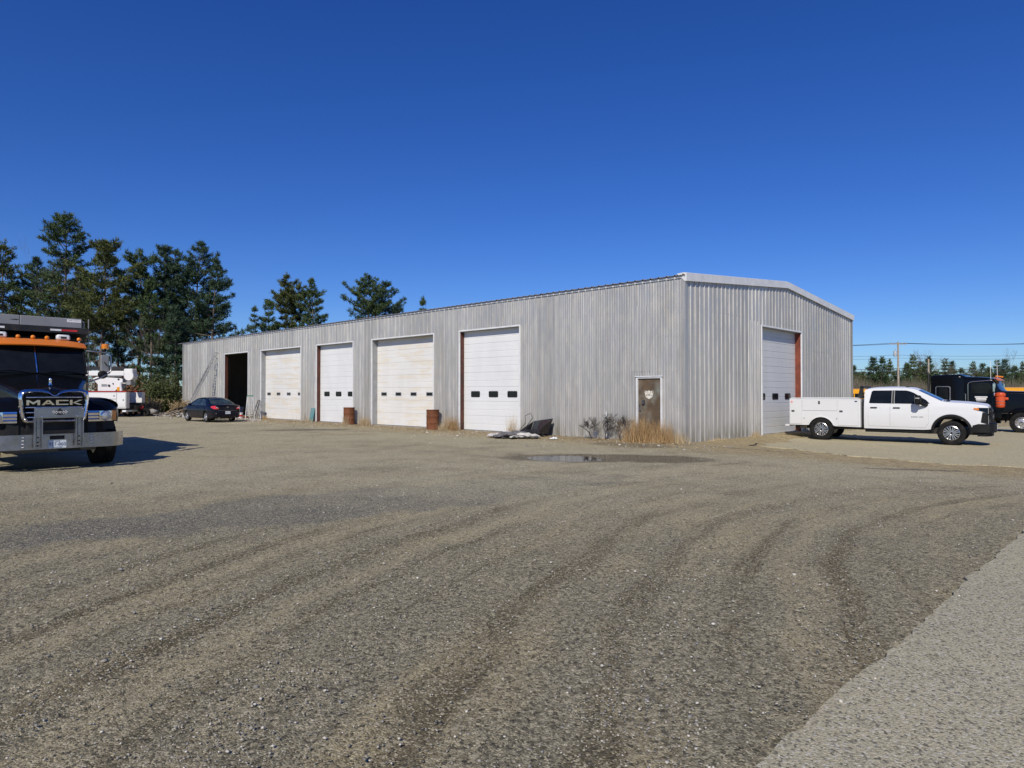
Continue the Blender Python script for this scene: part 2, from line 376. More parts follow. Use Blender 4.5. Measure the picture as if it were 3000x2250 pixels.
# ================================================================== ground, paving, puddle
def polar_ground():
    rr = [0.6]
    while rr[-1] < 3500: rr.append(rr[-1] * 1.0165 + (.0 if rr[-1] < 120 else rr[-1] * .05))
    rr = np.array(rr)
    fine = np.arange(38, 142.01, .32); coarse = np.arange(142, 398.01, 5)
    an = np.radians(np.concatenate([fine, coarse[1:-1]]))
    A, Rr = np.meshgrid(an, rr); X = Rr * np.cos(A); Y = Rr * np.sin(A)
    Z = ground(X, Y)
    # wheel ruts and crumbs swept round the turn
    r1 = np.hypot(X - 12.5, Y - 1); ph = r1 * 2.1 + 1.2 * np.sin(r1 * .8) + .35 * np.sin(X * .9 + Y * .5)
    amp = np.exp(-((r1 - 14) / 4.0) ** 2) * smooth_(Rr, 1.0, 2.5) * (1 - smooth_(Rr, 16, 30))
    Z = Z + .011 * amp * (np.sin(ph * 2) * .5 + np.sin(ph * 5.3 + 1) * .35 + np.sin(ph * 9.1 + 2 * np.sin(X)) * .35)
    def vn(x, y, s, seed):
        g = np.random.default_rng(seed).random((256, 256)); xi = np.floor(x * s).astype(int); yi = np.floor(y * s).astype(int)
        fx = x * s - xi; fy = y * s - yi; fx = fx * fx * (3 - 2 * fx); fy = fy * fy * (3 - 2 * fy)
        G = lambda i, j: g[i % 256, j % 256]
        return (G(xi, yi) * (1 - fx) + G(xi + 1, yi) * fx) * (1 - fy) + (G(xi, yi + 1) * (1 - fx) + G(xi + 1, yi + 1) * fx) * fy
    near = 1 - smooth_(Rr, 22, 34)
    pud = np.exp(-((X - PUD[0]) ** 2 + (Y - PUD[1]) ** 2) / 9)
    Z = Z + near * (1 - .8 * pud) * (.016 * (vn(X, Y, 1.7, 1) - .5) + .014 * (vn(X, Y, 5, 2) - .5) + .010 * (vn(X, Y, 14, 3) - .5))
    Z = Z - .012
    n = len(an); m = len(rr); V = np.stack([X, Y, Z], -1).reshape(-1, 3)
    i, k = np.meshgrid(np.arange(m - 1), np.arange(n), indexing='ij'); k2 = (k + 1) % n
    F = np.stack([i * n + k, (i + 1) * n + k, (i + 1) * n + k2, i * n + k2], -1).reshape(-1, 4)
    V = np.vstack([V, [[0, 0, -.012]]]); c = len(V) - 1
    # centre cap as degenerate-free quads
    kk = np.arange(0, n - 1, 2); cap = np.stack([np.full(len(kk), c), kk, kk + 1, (kk + 2) % n], -1)
    F = np.vstack([F, cap])
    return npmesh('gravel_yard', V, F, 'gravel', True)
tag(link('gravel_yard', polar_ground()), kind='structure', label='grey and tan gravel yard with sweeping tyre tracks')
def sheet(name, poly, mat, dz, step=.5, thick=0.0, rough_edge=0.0, seed=1):
    """flat paving that follows the ground: polygon filled with a grid in its own bounding box"""
    bm = bmesh.new(); rg = random.Random(seed); pts = []
    for i in range(len(poly)):
        a = Vector(poly[i]); b = Vector(poly[(i + 1) % len(poly)]); n = max(1, int((b - a).length / (.11 if rough_edge and (b - a).length < 60 else 2.0)))
        for k in range(n):
            q = a.lerp(b, k / n)
            if rough_edge:
                d_ = (b - a).normalized(); l_ = (b - a).length * k / n; nn_ = Vector((-d_.y, d_.x)); f_ = min(1, l_ / .8, ((b - a).length - l_) / .8)
                q = q + nn_ * rough_edge * f_ * (math.sin(l_ * 1.7 + seed) * .5 + math.sin(l_ * 4.3 + 2) * .3 + math.sin(l_ * 11 + seed) * .2) + Vector((rg.uniform(-1, 1), rg.uniform(-1, 1))) * .018
            pts.append(q)
    vs = [bm.verts.new((q.x, q.y, 0)) for q in pts]; bm.faces.new(vs)
    xs = [q.x for q in pts]; ys = [q.y for q in pts]
    for axis, lo, hi in ((0, min(xs), max(xs)), (1, min(ys), max(ys))):
        c = lo + step
        while c < hi:
            no = (1, 0, 0) if axis == 0 else (0, 1, 0); co = (c, 0, 0) if axis == 0 else (0, c, 0)
            bmesh.ops.bisect_plane(bm, geom=bm.verts[:] + bm.edges[:] + bm.faces[:], plane_co=co, plane_no=no); c += step
    for v in bm.verts: v.co.z = gz(v.co.x, v.co.y) + dz
    if thick:
        r = bmesh.ops.extrude_face_region(bm, geom=bm.faces[:])
        for e in r['geom']:
            if isinstance(e, bmesh.types.BMVert): e.co.z -= thick
        bmesh.ops.recalc_face_normals(bm, faces=bm.faces)
    me = bpy.data.meshes.new(name); bm.to_mesh(me); bm.free(); me.materials.append(MATS[mat])
    return link(name, me)
E0 = at(2204, 2250); E1 = at(3000, 1553); ed = (E1 - E0).xy.normalized(); en = Vector((ed.y, -ed.x))
a = E0.xy - ed * 6; b = E0.xy + ed * 16
o = sheet('asphalt_road', [a, b, b + en * 7, a + en * 7], 'asphalt_pale', .016, 1.0, .06, .022, 3)
tag(o, kind='structure', label='pale weathered asphalt road with a ragged edge')
g1 = wloc(1.0, -2.0).xy; g2 = wloc(6.5, -1.0).xy; g3 = wloc(16.5, -.6).xy; g4 = Vector((60, 62)); g5 = Vector((75, 30)); g6 = Vector((16, 13.9)); g7 = wloc(.2, -6.3).xy
o = sheet('asphalt_apron', [g1, g2, g3, g4, g5, g6, g7], 'asphalt_apron', .006, 2.0, .03, .30, 5)
tag(o, kind='structure', label='worn asphalt apron in front of the gable door')
# crack across the apron
crk = MB(); c0 = at(2090, 1312); pts = []
rg = random.Random(4)
for i in range(26):
    px_ = 2075 + i * 12; q = at(px_, 1309 + i * .62 + rg.uniform(-.8, .8)); pts.append(q)
for i in range(len(pts) - 1):
    a, b = pts[i], pts[i + 1]; d = (b - a).xy.normalized(); nn = Vector((-d.y, d.x)) * rg.uniform(.015, .035)
    z = lambda q: gz(q.x, q.y) + .011
    crk.add([(a.x - nn.x, a.y - nn.y, z(a)), (b.x - nn.x, b.y - nn.y, z(b)), (b.x + nn.x, b.y + nn.y, z(b)), (a.x + nn.x, a.y + nn.y, z(a))], [(0, 1, 2, 3)])
pm('tar', (.03, .03, .03), .8)
tag(crk.build('pavement_crack', 'tar'), kind='structure', label='dark crack across the asphalt apron')
# puddle
pu = MB(); ring = []
for k in range(48):
    a = 2 * math.pi * k / 48; rr_ = 1 + .12 * math.sin(3 * a + 1) + .10 * math.sin(5 * a) + .05 * math.sin(11 * a + 2)
    u, v = 1.5 * rr_ * math.cos(a), 1.15 * rr_ * math.sin(a)
    ring.append((PUD[0] + u * .97 + v * .25, PUD[1] - u * .25 + v * .97, -.058))
pu.add(ring, [tuple(range(48))])
tag(pu.build('puddle', 'water'), kind='structure', label='shallow puddle reflecting the metal wall')
# forest floor
o = sheet('forest_floor', [wloc(-30, 43).xy, wloc(-14, 44.5).xy, wloc(-6, 42.5).xy, wloc(-2.6, 41.5).xy, wloc(-1, 44).xy, wloc(40, 60).xy, wloc(60, 140).xy, wloc(-80, 160).xy, wloc(-80, 60).xy], 'forest_floor', .006, 6.0)
tag(o, kind='structure', label='brown leaf-covered forest floor under the pines')
# loose stones
def stones(name, P, S, mat='pebble'):
    ico = bmesh.new(); bmesh.ops.create_icosphere(ico, subdivisions=1, radius=1); bv = np.array([v.co[:] for v in ico.verts]); bf = np.array([[v.index for v in f.verts] for f in ico.faces]); ico.free()
    n = len(P); a = rng.uniform(0, 6.28, n); sq = np.stack([rng.uniform(.75, 1.3, n), rng.uniform(.6, 1.0, n), rng.uniform(.4, .75, n)], -1) * S[:, None]
    jit = 1 + rng.uniform(-.22, .22, (n, len(bv), 1)); v = bv[None] * jit * sq[:, None]
    c, s = np.cos(a)[:, None], np.sin(a)[:, None]
    x = v[..., 0] * c - v[..., 1] * s; y = v[..., 0] * s + v[..., 1] * c
    V = np.stack([x, y, v[..., 2]], -1) + P[:, None]
    F = bf[None] + (np.arange(n) * len(bv))[:, None, None]
    return npmesh(name, V.reshape(-1, 3), F.reshape(-1, 3), mat)
n = 52000
dpt = 2.2 * (7.0 ** (rng.random(n) ** .8)); ang = rng.uniform(-.80, .80, n)
X = dpt * np.tan(ang); Y = dpt
S = np.exp(rng.normal(-5.65, .46, n)) * (1 + .02 * dpt); S = np.clip(S, .0022, .024)
dr = (X - E0.x) * en.x + (Y - E0.y) * en.y; onroad = dr > -.02
keep = (~onroad) | (rng.random(n) < np.where(dr < .5, .45 * np.exp(-dr / .10), .0) + .004); X, Y, S, onroad = X[keep], Y[keep], S[keep], onroad[keep]
# more stones in curved windrows
r1 = np.hypot(X - 12.5, Y - 1); kk = rng.random(len(X)) < (.35 + .65 * (np.sin(r1 * 4.2 + np.sin(r1 * 1.7)) > .1)); kk = kk | onroad; X, Y, S, onroad = X[kk], Y[kk], S[kk], onroad[kk]
Z = ground(X, Y) - .005 + S * .22 + np.where(onroad, .022, 0)
tag(link('loose_gravel', stones('loose_gravel', np.stack([X, Y, Z], -1), S)), 'loose pale and dark pebbles scattered over the yard', 'gravel', kind='stuff')
# ================================================================== steel warehouse
def metal_sheet(name, col, warm, metal=.25, rough=.42):
    m, t, p = newmat(name); oi = N(t, 'ShaderNodeObjectInfo'); v = objvec(t); tc = N(t, 'ShaderNodeTexCoord').outputs['Object']
    st = noise(t, scaled(t, v, (9, 9, .35)), 1.0, 5, .7); bl = noise(t, scaled(t, v, (3, 3, 1.3)), 1.0, 5, .65, .6); spk = noise(t, v, 26, 4, .7)
    c = mixc(t, ramp(t, st, .32, .68), tuple(x * .84 for x in col), tuple(min(1, x * 1.10) for x in col))
    c = mixc(t, ramp(t, bl, .58, .75, 0, .35), c, tuple(min(1, x * 1.22) for x in col))      # chalky bloom
    c = mixc(t, ramp(t, spk, .6, .8, 0, .25), c, tuple(x * .72 for x in col))
    c = mixc(t, ramp(t, noise(t, scaled(t, v, (1.1, 1.1, .25)), 1.0, 3), .5, .75, 0, .55), c, warm)
    z = N(t, 'ShaderNodeSeparateXYZ'); L_(t, tc, z.inputs[0])
    low = math_(t, 'MULTIPLY', ramp(t, z.outputs[2], .75, .0), ramp(t, noise(t, scaled(t, v, (5, 5, 1.2)), 1.0, 4), .42, .62))
    c = mixc(t, math_(t, 'MULTIPLY', low, .75), c, (.25, .23, .17))                            # splashed mud
    b = N(t, 'ShaderNodeHueSaturation'); L_(t, c, b.inputs['Color']); L_(t, ramp(t, oi.outputs['Random'], 0, 1, .90, 1.07), b.inputs['Value'])
    L_(t, b.outputs[0], p.inputs['Base Color']); L_(t, ramp(t, bl, .3, .7, rough - .08, rough + .14), p.inputs['Roughness']); setin(p, metal=metal)
    bump(t, p, math_(t, 'ADD', noise(t, scaled(t, v, (2.5, 2.5, .8)), 1.0, 2), math_(t, 'MULTIPLY', spk, .06)), .22, .02)
metal_sheet('galvalume', (.535, .518, .475), (.45, .42, .355), .5, .42)
metal_sheet('galvalume_roof', (.42, .42, .42), (.36, .34, .3), .3, .4)
pm('white_trim', (.72, .73, .74), .4, var=.06, dirt=(.45, .42, .36), dirts=2.5, dirta=.3)
pm('rake_trim', (.74, .74, .725), .4, .1, var=.05, dirt=(.42, .41, .38), dirts=1.2, dirta=.3)
pm('grey_trim', (.30, .31, .32), .5, var=.08, dirt=(.2, .18, .15))
pm('red_primer', (.20, .048, .024), .6, var=.3, vs=2.5, dirt=(.09, .03, .02), dirts=2, dirta=.7)
pm('brown_primer', (.085, .026, .016), .65, var=.3, vs=2.5, dirt=(.05, .02, .014), dirts=2, dirta=.7)
pm('dark_gap', (.015, .015, .015), .9)
pm('rubber', (.02, .02, .021), .75, var=.2, bmp=.2, bs=40)
pm('concrete', (.33, .31, .28), .9, var=.2, vs=2, bmp=.3, bs=30, dirt=(.16, .14, .11), dirta=.6)
pm('screw', (.22, .21, .2), .5, .5)
def door_white(name, col, stain=None):
    m, t, p = newmat(name); v = objvec(t, False); vr = objvec(t)
    n1 = noise(t, scaled(t, v, (1.2, 1.2, .5)), 1.0, 5, .6)
    c = mixc(t, ramp(t, n1, .3, .7), tuple(x * .93 for x in col), col)
    if stain:
        a = noise(t, scaled(t, vr, (.55, .55, 3.0)), 1.0, 4, .6); b = noise(t, scaled(t, v, (24, 24, .9)), 1.0, 4, .65)
        f = math_(t, 'MULTIPLY', ramp(t, a, .47, .62), ramp(t, b, .25, .75, .35, 1.0))
        c = mixc(t, math_(t, 'MULTIPLY', f, .54), c, stain)
        rs = noise(t, scaled(t, v, (2.0, 2.0, 14)), 1.0, 4, .7)
        c = mixc(t, ramp(t, rs, .62, .78, 0, .45), c, (.55, .38, .18))
    L_(t, c, p.inputs['Base Color']); setin(p, rough=.42); bump(t, p, noise(t, scaled(t, v, (1, 1, 30)), 1.0, 2), .04, .01)
door_white('door_white', (.76, .77, .765)); door_white('door_stained', (.78, .77, .735), (.70, .585, .37)); door_white('door_grey', (.58, .59, .59))
pm('glass_black', (.006, .007, .010), .08, var=.3, spec=.6)
pm('bronze_door', (.115, .078, .045), .6, var=.3, vs=2.2, dirt=(.21, .215, .18), dirts=1.6, dirta=.9, bmp=.06, bs=30)
pm('chrome_dull', (.45, .45, .46), .3, 1.0, var=.15)

WH = empty('steel_warehouse', (CORNER.x, CORNER.y, 0), PH)
tag(WH, 'long grey corrugated metal warehouse with a row of white overhead doors', 'warehouse')
LEN, WID, EAVE, RIDGE = 42.9, 16.2, 5.38, 6.06
PWD = .914
OPEN_L = [(7.31, 10.88), (12.68, 17.55), (19.29, 22.98), (24.77, 29.80), (31.64, 35.30)]; HEAD = 4.27
OPEN_G = [(5.76, 9.68)]; HEADG = 4.17
MAN = (.83, 1.82); MANH = 2.15
PROF = []
for k in range(3):
    c = .05 + .3047 * k
    PROF += [(c - .042, 0), (c - .018, .032), (c + .018, .032), (c + .042, 0)]
    for q in (.102, .203): PROF += [(c + q - .022, 0), (c + q - .009, .009), (c + q + .009, .009), (c + q + .022, 0)]
PROF = [(0, 0)] + PROF + [(PWD, 0)]
def interp_prof(u):
    for (a, da), (b, db) in zip(PROF, PROF[1:]):
        if a <= u <= b: return da + (db - da) * ((u - a) / max(1e-9, b - a))
    return 0
def wall_sheet(u0, u1, opens, ztop, place, z0, off):
    """one corrugated sheet between u0 and u1; ztop(u); opens = (a, b, head)"""
    mb = MB(); cuts = sorted({u0, u1, *[u0 + p[0] for p in PROF if u0 < u0 + p[0] < u1], *[c for o in opens for c in o[:2] if u0 < c < u1]})
    for a, b in zip(cuts, cuts[1:]):
        if b - a < 1e-5: continue
        mid = (a + b) / 2; zl = z0
        for o in opens:
            if o[0] < mid < o[1]: zl = o[2]
        da, db = interp_prof(a - u0) + off, interp_prof(b - u0) + off
        mb.add([place(a, da, zl), place(b, db, zl), place(b, db, ztop(b)), place(a, da, ztop(a))], [(0, 1, 2, 3)])
    return mb
rg = random.Random(11)
opL = [(a, b, HEAD) for a, b in OPEN_L] + [(MAN[0], MAN[1], MANH)]
placeL = lambda u, d, z: (-d, u, z)
u = 0.0
while u < LEN - .01:
    u1 = min(u + PWD, LEN)
    # a repaired sheet above the personnel door is lapped in two pieces
    wall_sheet(u, u1, opL, lambda q: EAVE, placeL, .02, rg.uniform(0, .007)).build('wall_panel', 'galvalume', WH, merge=True); u = u1
opG = [(a, b, HEADG) for a, b in OPEN_G]
zt = lambda s: EAVE + .02 + (RIDGE - EAVE) * (1 - abs(s - WID / 2) / (WID / 2))
placeG = lambda u, d, z: (u, -d, z)
u = 0.0
while u < WID - .01:
    u1 = min(u + PWD, WID)
    wall_sheet(u, u1, opG, zt, placeG, -.02, rg.uniform(0, .007)).build('wall_panel', 'galvalume', WH, merge=True); u = u1
# repair sheets riveted over the wall: beside the high patch and right of the gable door
mb = wall_sheet(1.25, 2.1, [], lambda q: 4.55, lambda u, d, z: (-d - .006, u, z), 2.35, 0); mb.build('patch_panel', 'galvalume', WH)
mb = wall_sheet(4.75, 5.70, [], lambda q: 4.32, lambda u, d, z: (u, -d - .006, z), 0.0, 0); mb.build('patch_panel', 'galvalume', WH)
mb = wall_sheet(9.78, 10.45, [], lambda q: 2.6, lambda u, d, z: (u, -d - .006, z), -.05, 0); mb.build('patch_panel', 'galvalume', WH)
# far walls, never seen: plain sheets
MB().add([(WID, 0, -.3), (WID, LEN, -.3), (WID, LEN, EAVE), (WID, 0, EAVE)], [(0, 1, 2, 3)]).build('rear_wall', 'galvalume', WH)
MB().add([(0, LEN, -.1), (WID, LEN, -.1), (WID, LEN, EAVE), (WID / 2, LEN, RIDGE), (0, LEN, EAVE)], [(0, 1, 2, 3, 4)]).build('end_wall', 'galvalume', WH)
# foundation and floor slab
MB().box(.10, WID - .05, .10, LEN - .05, -.9, .012).build('floor_slab', 'concrete', WH)
eds = [0] + [c for o in OPEN_L for c in o] + [LEN]
for a, b in zip(eds[0::2], eds[1::2]): MB().box(-.004, .10, a + .003, b - .003, -.5, .05).build('foundation', 'concrete', WH)
for a, b in ((.12, OPEN_G[0][0]), (OPEN_G[0][1], WID)): MB().box(a, b, -.004, .10, -.9, .03).build('foundation', 'concrete', WH)
# roof sheets
sl_ = (RIDGE - EAVE) / (WID / 2)
for side in (0, 1):
    mb = MB(); rows = []
    for e in (0, 1):
        r_ = []
        for (uu, d) in PROF:
            s = (-.12 if e == 0 else WID / 2); z = EAVE + .035 + s * sl_ + d
            r_.append((s, uu, z))
        rows.append(r_)
    mb.grid(rows)
    # thickness at the eave so the ribbed edge reads dark
    mb.grid([[(-.12, uu, EAVE + .035 - .12 * sl_ + d) for uu, d in PROF], [(-.115, uu, EAVE + .027 - .12 * sl_ + d * .9) for uu, d in PROF]])
    me = mb.mesh('roof_panel', 'galvalume_roof')
    if side: me.transform(Matrix.Translation((WID, 0, 0)) @ Matrix.Scale(-1, 4, (1, 0, 0)))
    u = -.06
    while u < LEN:
        o = link('roof_panel', me, WH); o.location = (0, u, 0); u += PWD
# ridge cap
MB().prism([(WID / 2 - .25, RIDGE + .06), (WID / 2, RIDGE + .085), (WID / 2 + .25, RIDGE + .06), (WID / 2, RIDGE + .10)], -.05, LEN, 'y').build('ridge_cap', 'galvalume_roof', WH)
# eave strip and dark gap above it
MB().box(-.05, -.036, .0, LEN, EAVE - .055, EAVE + .012).build('eave_trim', 'white_trim', WH)
# rake trims along the gable
for sgn in (0, 1):
    rows = []
    for yy, zz in ((-.035, -.17), (-.10, -.17), (-.105, .085), (-.02, .115), (.25, .10)):
        r_ = []
        for s in ((-.055, WID / 2) if sgn == 0 else (WID / 2, WID + .10)):
            r_.append((s, yy, EAVE + (RIDGE - EAVE) * (1 - abs(s - WID / 2) / (WID / 2)) + zz))
        rows.append(r_)
    mb = MB().grid(rows)
    for s in ((-.14,) if sgn == 0 else (WID + .14,)):
        k = 0 if sgn == 0 else 1; mb.add([r_[k] for r_ in rows], [tuple(range(5))])
    mb.build('rake_trim', 'rake_trim', WH)
# corner trims
MB().prism([(-.045, -.045), (.10, -.045), (.10, -.036), (-.036, -.036), (-.036, .11), (-.045, .11)], .03, EAVE + .02, 'z').build('corner_trim', 'galvalume', WH)
MB().prism([(WID + .045, -.045), (WID - .10, -.045), (WID - .10, -.036), (WID + .036, -.036), (WID + .036, .11), (WID + .045, .11)], -.3, EAVE + .02, 'z').build('corner_trim', 'galvalume', WH)
MB().prism([(-.045, LEN + .03), (-.045, LEN - .1), (-.036, LEN - .1), (-.036, LEN + .03)], .03, EAVE + .02, 'z').build('corner_trim', 'galvalume', WH)
# screws in rows, too small to pick apart
mb = MB()
for z in (.12, 1.15, 2.3, 3.45, 4.4, 5.15):
    k = 0; u = .05
    while u < LEN:
        for q in (.05, .25):
            t_ = u + q
            if not any(a - .05 < t_ < b + .05 and z < h + .1 for a, b, h in opL): mb.box(-.012, -.002, t_ - .0055, t_ + .0055, z - .0055, z + .0055)
        u += .3047
    u = .05
    while u < WID - .3:
        for q in (.05, .25):
            t_ = u + q
            if not any(a - .05 < t_ < b + .05 and z < h + .1 for a, b, h in opG): mb.box(t_ - .0055, t_ + .0055, -.012, -.002, z - .0055, z + .0055)
        u += .3047
tag(mb.build('screw_rows', 'screw', WH, merge=False), kind='stuff')
# ---- openings: trim, jambs, header, door
def opening(a, b, head, jamb_mat, T, rec, z0=.0, jamb_left=True):
    """T(u, d, z): u along wall, d inwards"""
    tr = MB(); w_ = .055
    def bx(m_, u0, u1, d0, d1, z0_, z1_):
        vs = [T(u_, d_, z_) for z_ in (z0_, z1_) for u_, d_ in ((u0, d0), (u1, d0), (u1, d1), (u0, d1))]
        m_.add(vs, [(0, 3, 2, 1), (4, 5, 6, 7), (0, 1, 5, 4), (1, 2, 6, 5), (2, 3, 7, 6), (3, 0, 4, 7)])
    bx(tr, a - w_, a, -.042, .01, z0, head + w_); tr.build('jamb_trim', 'white_trim', WH)
    tr = MB(); bx(tr, b, b + w_, -.042, .01, z0, head + w_); tr.build('jamb_trim', 'white_trim', WH)
    tr = MB(); bx(tr, a, b, -.042, .01, head, head + w_); tr.build('head_trim', 'white_trim', WH)
    for u0, u1 in ((a - .02, a + .012), (b - .012, b + .02)):
        j = MB(); bx(j, u0, u1, .012, rec + .2, z0, head - .002); j.build('jamb', jamb_mat, WH)
    h_ = MB(); bx(h_, a + .013, b - .013, .012, rec + .2, head - .014, head + .03); h_.build('header', 'grey_trim', WH)
def overhead(a, b, head, T, rec, mat, wins, ww, wh, wz, rounded, z0=.03, drop=0.0, seed=0):
    d = empty('overhead_door', (0, 0, 0), 0, WH)
    SH = (head + .06 - z0) / 7.0
    prof = [(0, .006), (.012, .0), (.24, 0), (.248, .010), (.262, .010), (.270, 0), (.42, 0), (.425, .004), (.436, .004), (.441, 0), (SH - .014, 0), (SH - .004, .006), (SH - .004, .05), (0, .05)]
    for i in range(7):
        zb = z0 + i * SH; mb = MB()
        mb.grid([[T(a + .014, rec + dd, zb + zz) for zz, dd in prof], [T(b - .014, rec + dd, zb + zz) for zz, dd in prof]])
        mb.build('door_section', mat, d)
    for c in wins:
        fr = MB(); pn = MB(); e = .028
        po = rrect(c - ww / 2 - e, c + ww / 2 + e, wz - wh / 2 - e, wz + wh / 2 + e, .05 if rounded else .006); pi_ = rrect(c - ww / 2, c + ww / 2, wz - wh / 2, wz + wh / 2, .04 if rounded else .004)
        n = len(po)
        vs = [T(x, rec - .012, z) for x, z in po] + [T(x, rec - .014, z) for x, z in pi_] + [T(x, rec - .001, z) for x, z in po] + [T(x, rec - .003, z) for x, z in pi_]
        fs = []
        for i in range(n):
            j = (i + 1) % n; fs += [(i, j, n + j, n + i), (2 * n + i, 2 * n + j, j, i), (n + i, n + j, 3 * n + j, 3 * n + i)]
        o = fr.add(vs, fs).build('window_frame', 'rubber' if rounded else 'grey_trim', d)
        pn.add([T(x, rec - .0035, z) for x, z in pi_], [tuple(range(n))]).build('window_pane', 'glass_black', d)
    mb = MB(); vs = [T(u_, dd, z_) for z_ in (z0 - .05, z0 - .002) for u_, dd in ((a + .01, rec + .005), (b - .01, rec + .005), (b - .01, rec + .045), (a + .01, rec + .045))]
    mb.add(vs, [(0, 3, 2, 1), (4, 5, 6, 7), (0, 1, 5, 4), (1, 2, 6, 5), (2, 3, 7, 6), (3, 0, 4, 7)]).build('bottom_seal', 'rubber', d)
    return d
TL = lambda u, d, z: (d, u, z)
TG = lambda u, d, z: (u, d, z)
recs = [.22, .30, .22, .29, .02]; jm = ['brown_primer', 'grey_trim', 'brown_primer', 'grey_trim', 'brown_primer']
for (a, b), rc, j in zip(OPEN_L, recs, jm): opening(a, b, HEAD, j, TL, rc, .02)
opening(*OPEN_G[0], HEADG, 'red_primer', TG, .24, -.02)
dl = ['clean white overhead door with three dark windows near the black wreckage', 'yellow stained overhead door with four small windows behind the right drum', 'clean white narrow overhead door behind the left drum', 'yellowed overhead door with four small windows beside the stepladder']
for i, ((a, b), wn) in enumerate(zip(OPEN_L[:4], ([7.93, 9.03, 10.13], [13.35, 14.55, 15.75, 16.95], [19.85, 21.05, 22.25], [25.4, 26.75, 28.05, 29.3]))):
    st = i in (1, 3)
    o = overhead(a, b, HEAD, TL, recs[i], 'door_stained' if st else 'door_white', wn, .50 if not st else .42, .20 if not st else .13, 1.56, not st); o['label'] = dl[i]
o = overhead(*OPEN_G[0], HEADG, TG, .24, 'door_grey', [6.33, 7.58, 8.83], .52, .20, 1.47, True, z0=.0); o['label'] = 'white overhead door in the gable end behind the service truck'
# personnel door
MD = empty('personnel_door', (0, 0, 0), 0, WH); MD['label'] = 'weathered brown metal door with a white badge sign'
fr = MB(); w_ = .05
fr.box(-.045, .06, MAN[0] - .005, MAN[0] + w_, .02, MANH); fr.box(-.045, .06, MAN[1] - w_, MAN[1] + .005, .02, MANH); fr.box(-.046, .06, MAN[0] + w_, MAN[1] - w_, MANH - w_, MANH)
fr.box(-.075, -.047, MAN[0] - .04, MAN[1] + .04, MANH + .0, MANH + .03); fr.build('door_frame', 'white_trim', MD)
MB().cbox(.005, .05, MAN[0] + w_ + .004, MAN[1] - w_ - .004, .03, MANH - w_ - .004, .004).build('door_leaf', 'bronze_door', MD)
hd = MB(); hd.cbox(-.012, .004, MAN[1] - .14, MAN[1] - .09, 1.00, 1.22, .004); hd.tube([(-.01, MAN[1] - .115, 1.05), (-.055, MAN[1] - .115, 1.05), (-.06, MAN[1] - .20, 1.03)], .011); hd.lathe([(0, 0), (.02, 0), (.02, .02), (0, .02)], 12, 'x', Matrix.Translation((-.012, MAN[1] - .115, 1.16)))
hd.build('handle', 'chrome_dull', MD)
lb = MB().cbox(-.04, .004, MAN[1] - .31, MAN[1] - .22, 1.22, 1.36, .006).build('lock_box', 'rubber', MD)
MB().cbox(-.046, -.0405, MAN[1] - .295, MAN[1] - .235, 1.24, 1.345, .002).build('lock_cover', 'chrome_dull', MD)
pm('sign_white', (.74, .72, .64), .5, var=.1, vs=9, dirt=(.5, .4, .22), dirts=6, dirta=.6)
pm('sign_dark', (.03, .03, .035), .6)
cy, cz = (MAN[0] + MAN[1]) / 2 + .02, 1.53
bp = [(-.17, .10), (-.15, .155), (-.06, .135), (0, .165), (.06, .135), (.15, .155), (.17, .10), (.135, -.02), (.12, -.06), (0, -.13), (-.12, -.06), (-.135, -.02)]
bg = MB().prism([(cy - y, cz + z) for y, z in bp], -.004, .0045, 'x').build('badge_sign', 'sign_white', MD)
mk_ = MB()
for y0, y1, z0_, z1_ in ((-.14, -.115, .10, .135), (.12, .15, .085, .135), (-.075, -.065, .06, .13), (.065, .075, .06, .13), (-.11, -.085, -.015, .01), (.085, .11, -.015, .01), (-.07, .07, .035, .043), (-.085, .085, -.005, .003), (-.03, .03, .012, .024)):
    mk_.box(-.0065, -.0045, cy - y1, cy - y0, cz + z0_, cz + z1_)
tag(mk_.build('badge_lettering', 'sign_dark', MD), kind='stuff')
# ================================================================== vehicle materials
def paint(name, col, dust=None, da=.3, rough=.28, flake=0.0):
    m, t, p = newmat(name); v = objvec(t)
    c = mixc(t, noise(t, v, 1.5, 3), tuple(x * .93 for x in col), col)
    if dust:
        z = N(t, 'ShaderNodeSeparateXYZ'); L_(t, N(t, 'ShaderNodeTexCoord').outputs['Object'], z.inputs[0])
        low = math_(t, 'MULTIPLY', ramp(t, z.outputs[2], 1.1, .35), ramp(t, noise(t, v, 3.0, 5, .6), .3, .7, .4, 1))
        c = mixc(t, math_(t, 'MULTIPLY', low, da), c, dust)
        c = mixc(t, ramp(t, noise(t, v, 2.2, 5, .7), .55, .8, 0, da * .4), c, dust)
    L_(t, c, p.inputs['Base Color']); setin(p, rough=rough, coat=.08, coatr=.04, metal=flake, spec=.18)
    bump(t, p, noise(t, v, 2.0, 2), .015, .01)
paint('paint_white', (.70, .71, .72), (.45, .42, .37), .25)
paint('paint_black', (.004, .0045, .006), (.05, .045, .04), .10, .18)
paint('paint_navy', (.004, .0045, .012), (.05, .045, .04), .16, .2)
paint('paint_orange', (.62, .17, .02), (.3, .2, .12), .2)
paint('paint_bus', (.78, .36, .02), (.3, .25, .15), .2)
paint('paint_work_white', (.74, .74, .73), (.35, .32, .27), .45, .4)
paint('paint_red', (.36, .02, .02), (.2, .15, .1), .2)
paint('paint_air_cleaner', (.60, .09, .03), (.2, .12, .1), .2)
pm('chrome', (.80, .80, .82), .09, 1.0, var=.04, rvar=.04)
pm('stainless', (.42, .41, .40), .32, 1.0, var=.12, vs=3, dirt=(.30, .25, .2), dirts=2.5, dirta=.4)
pm('alloy', (.62, .62, .63), .25, .9, var=.06)
pm('steel_wheel', (.66, .66, .66), .3, .7, var=.1, dirt=(.35, .3, .25), dirta=.4)
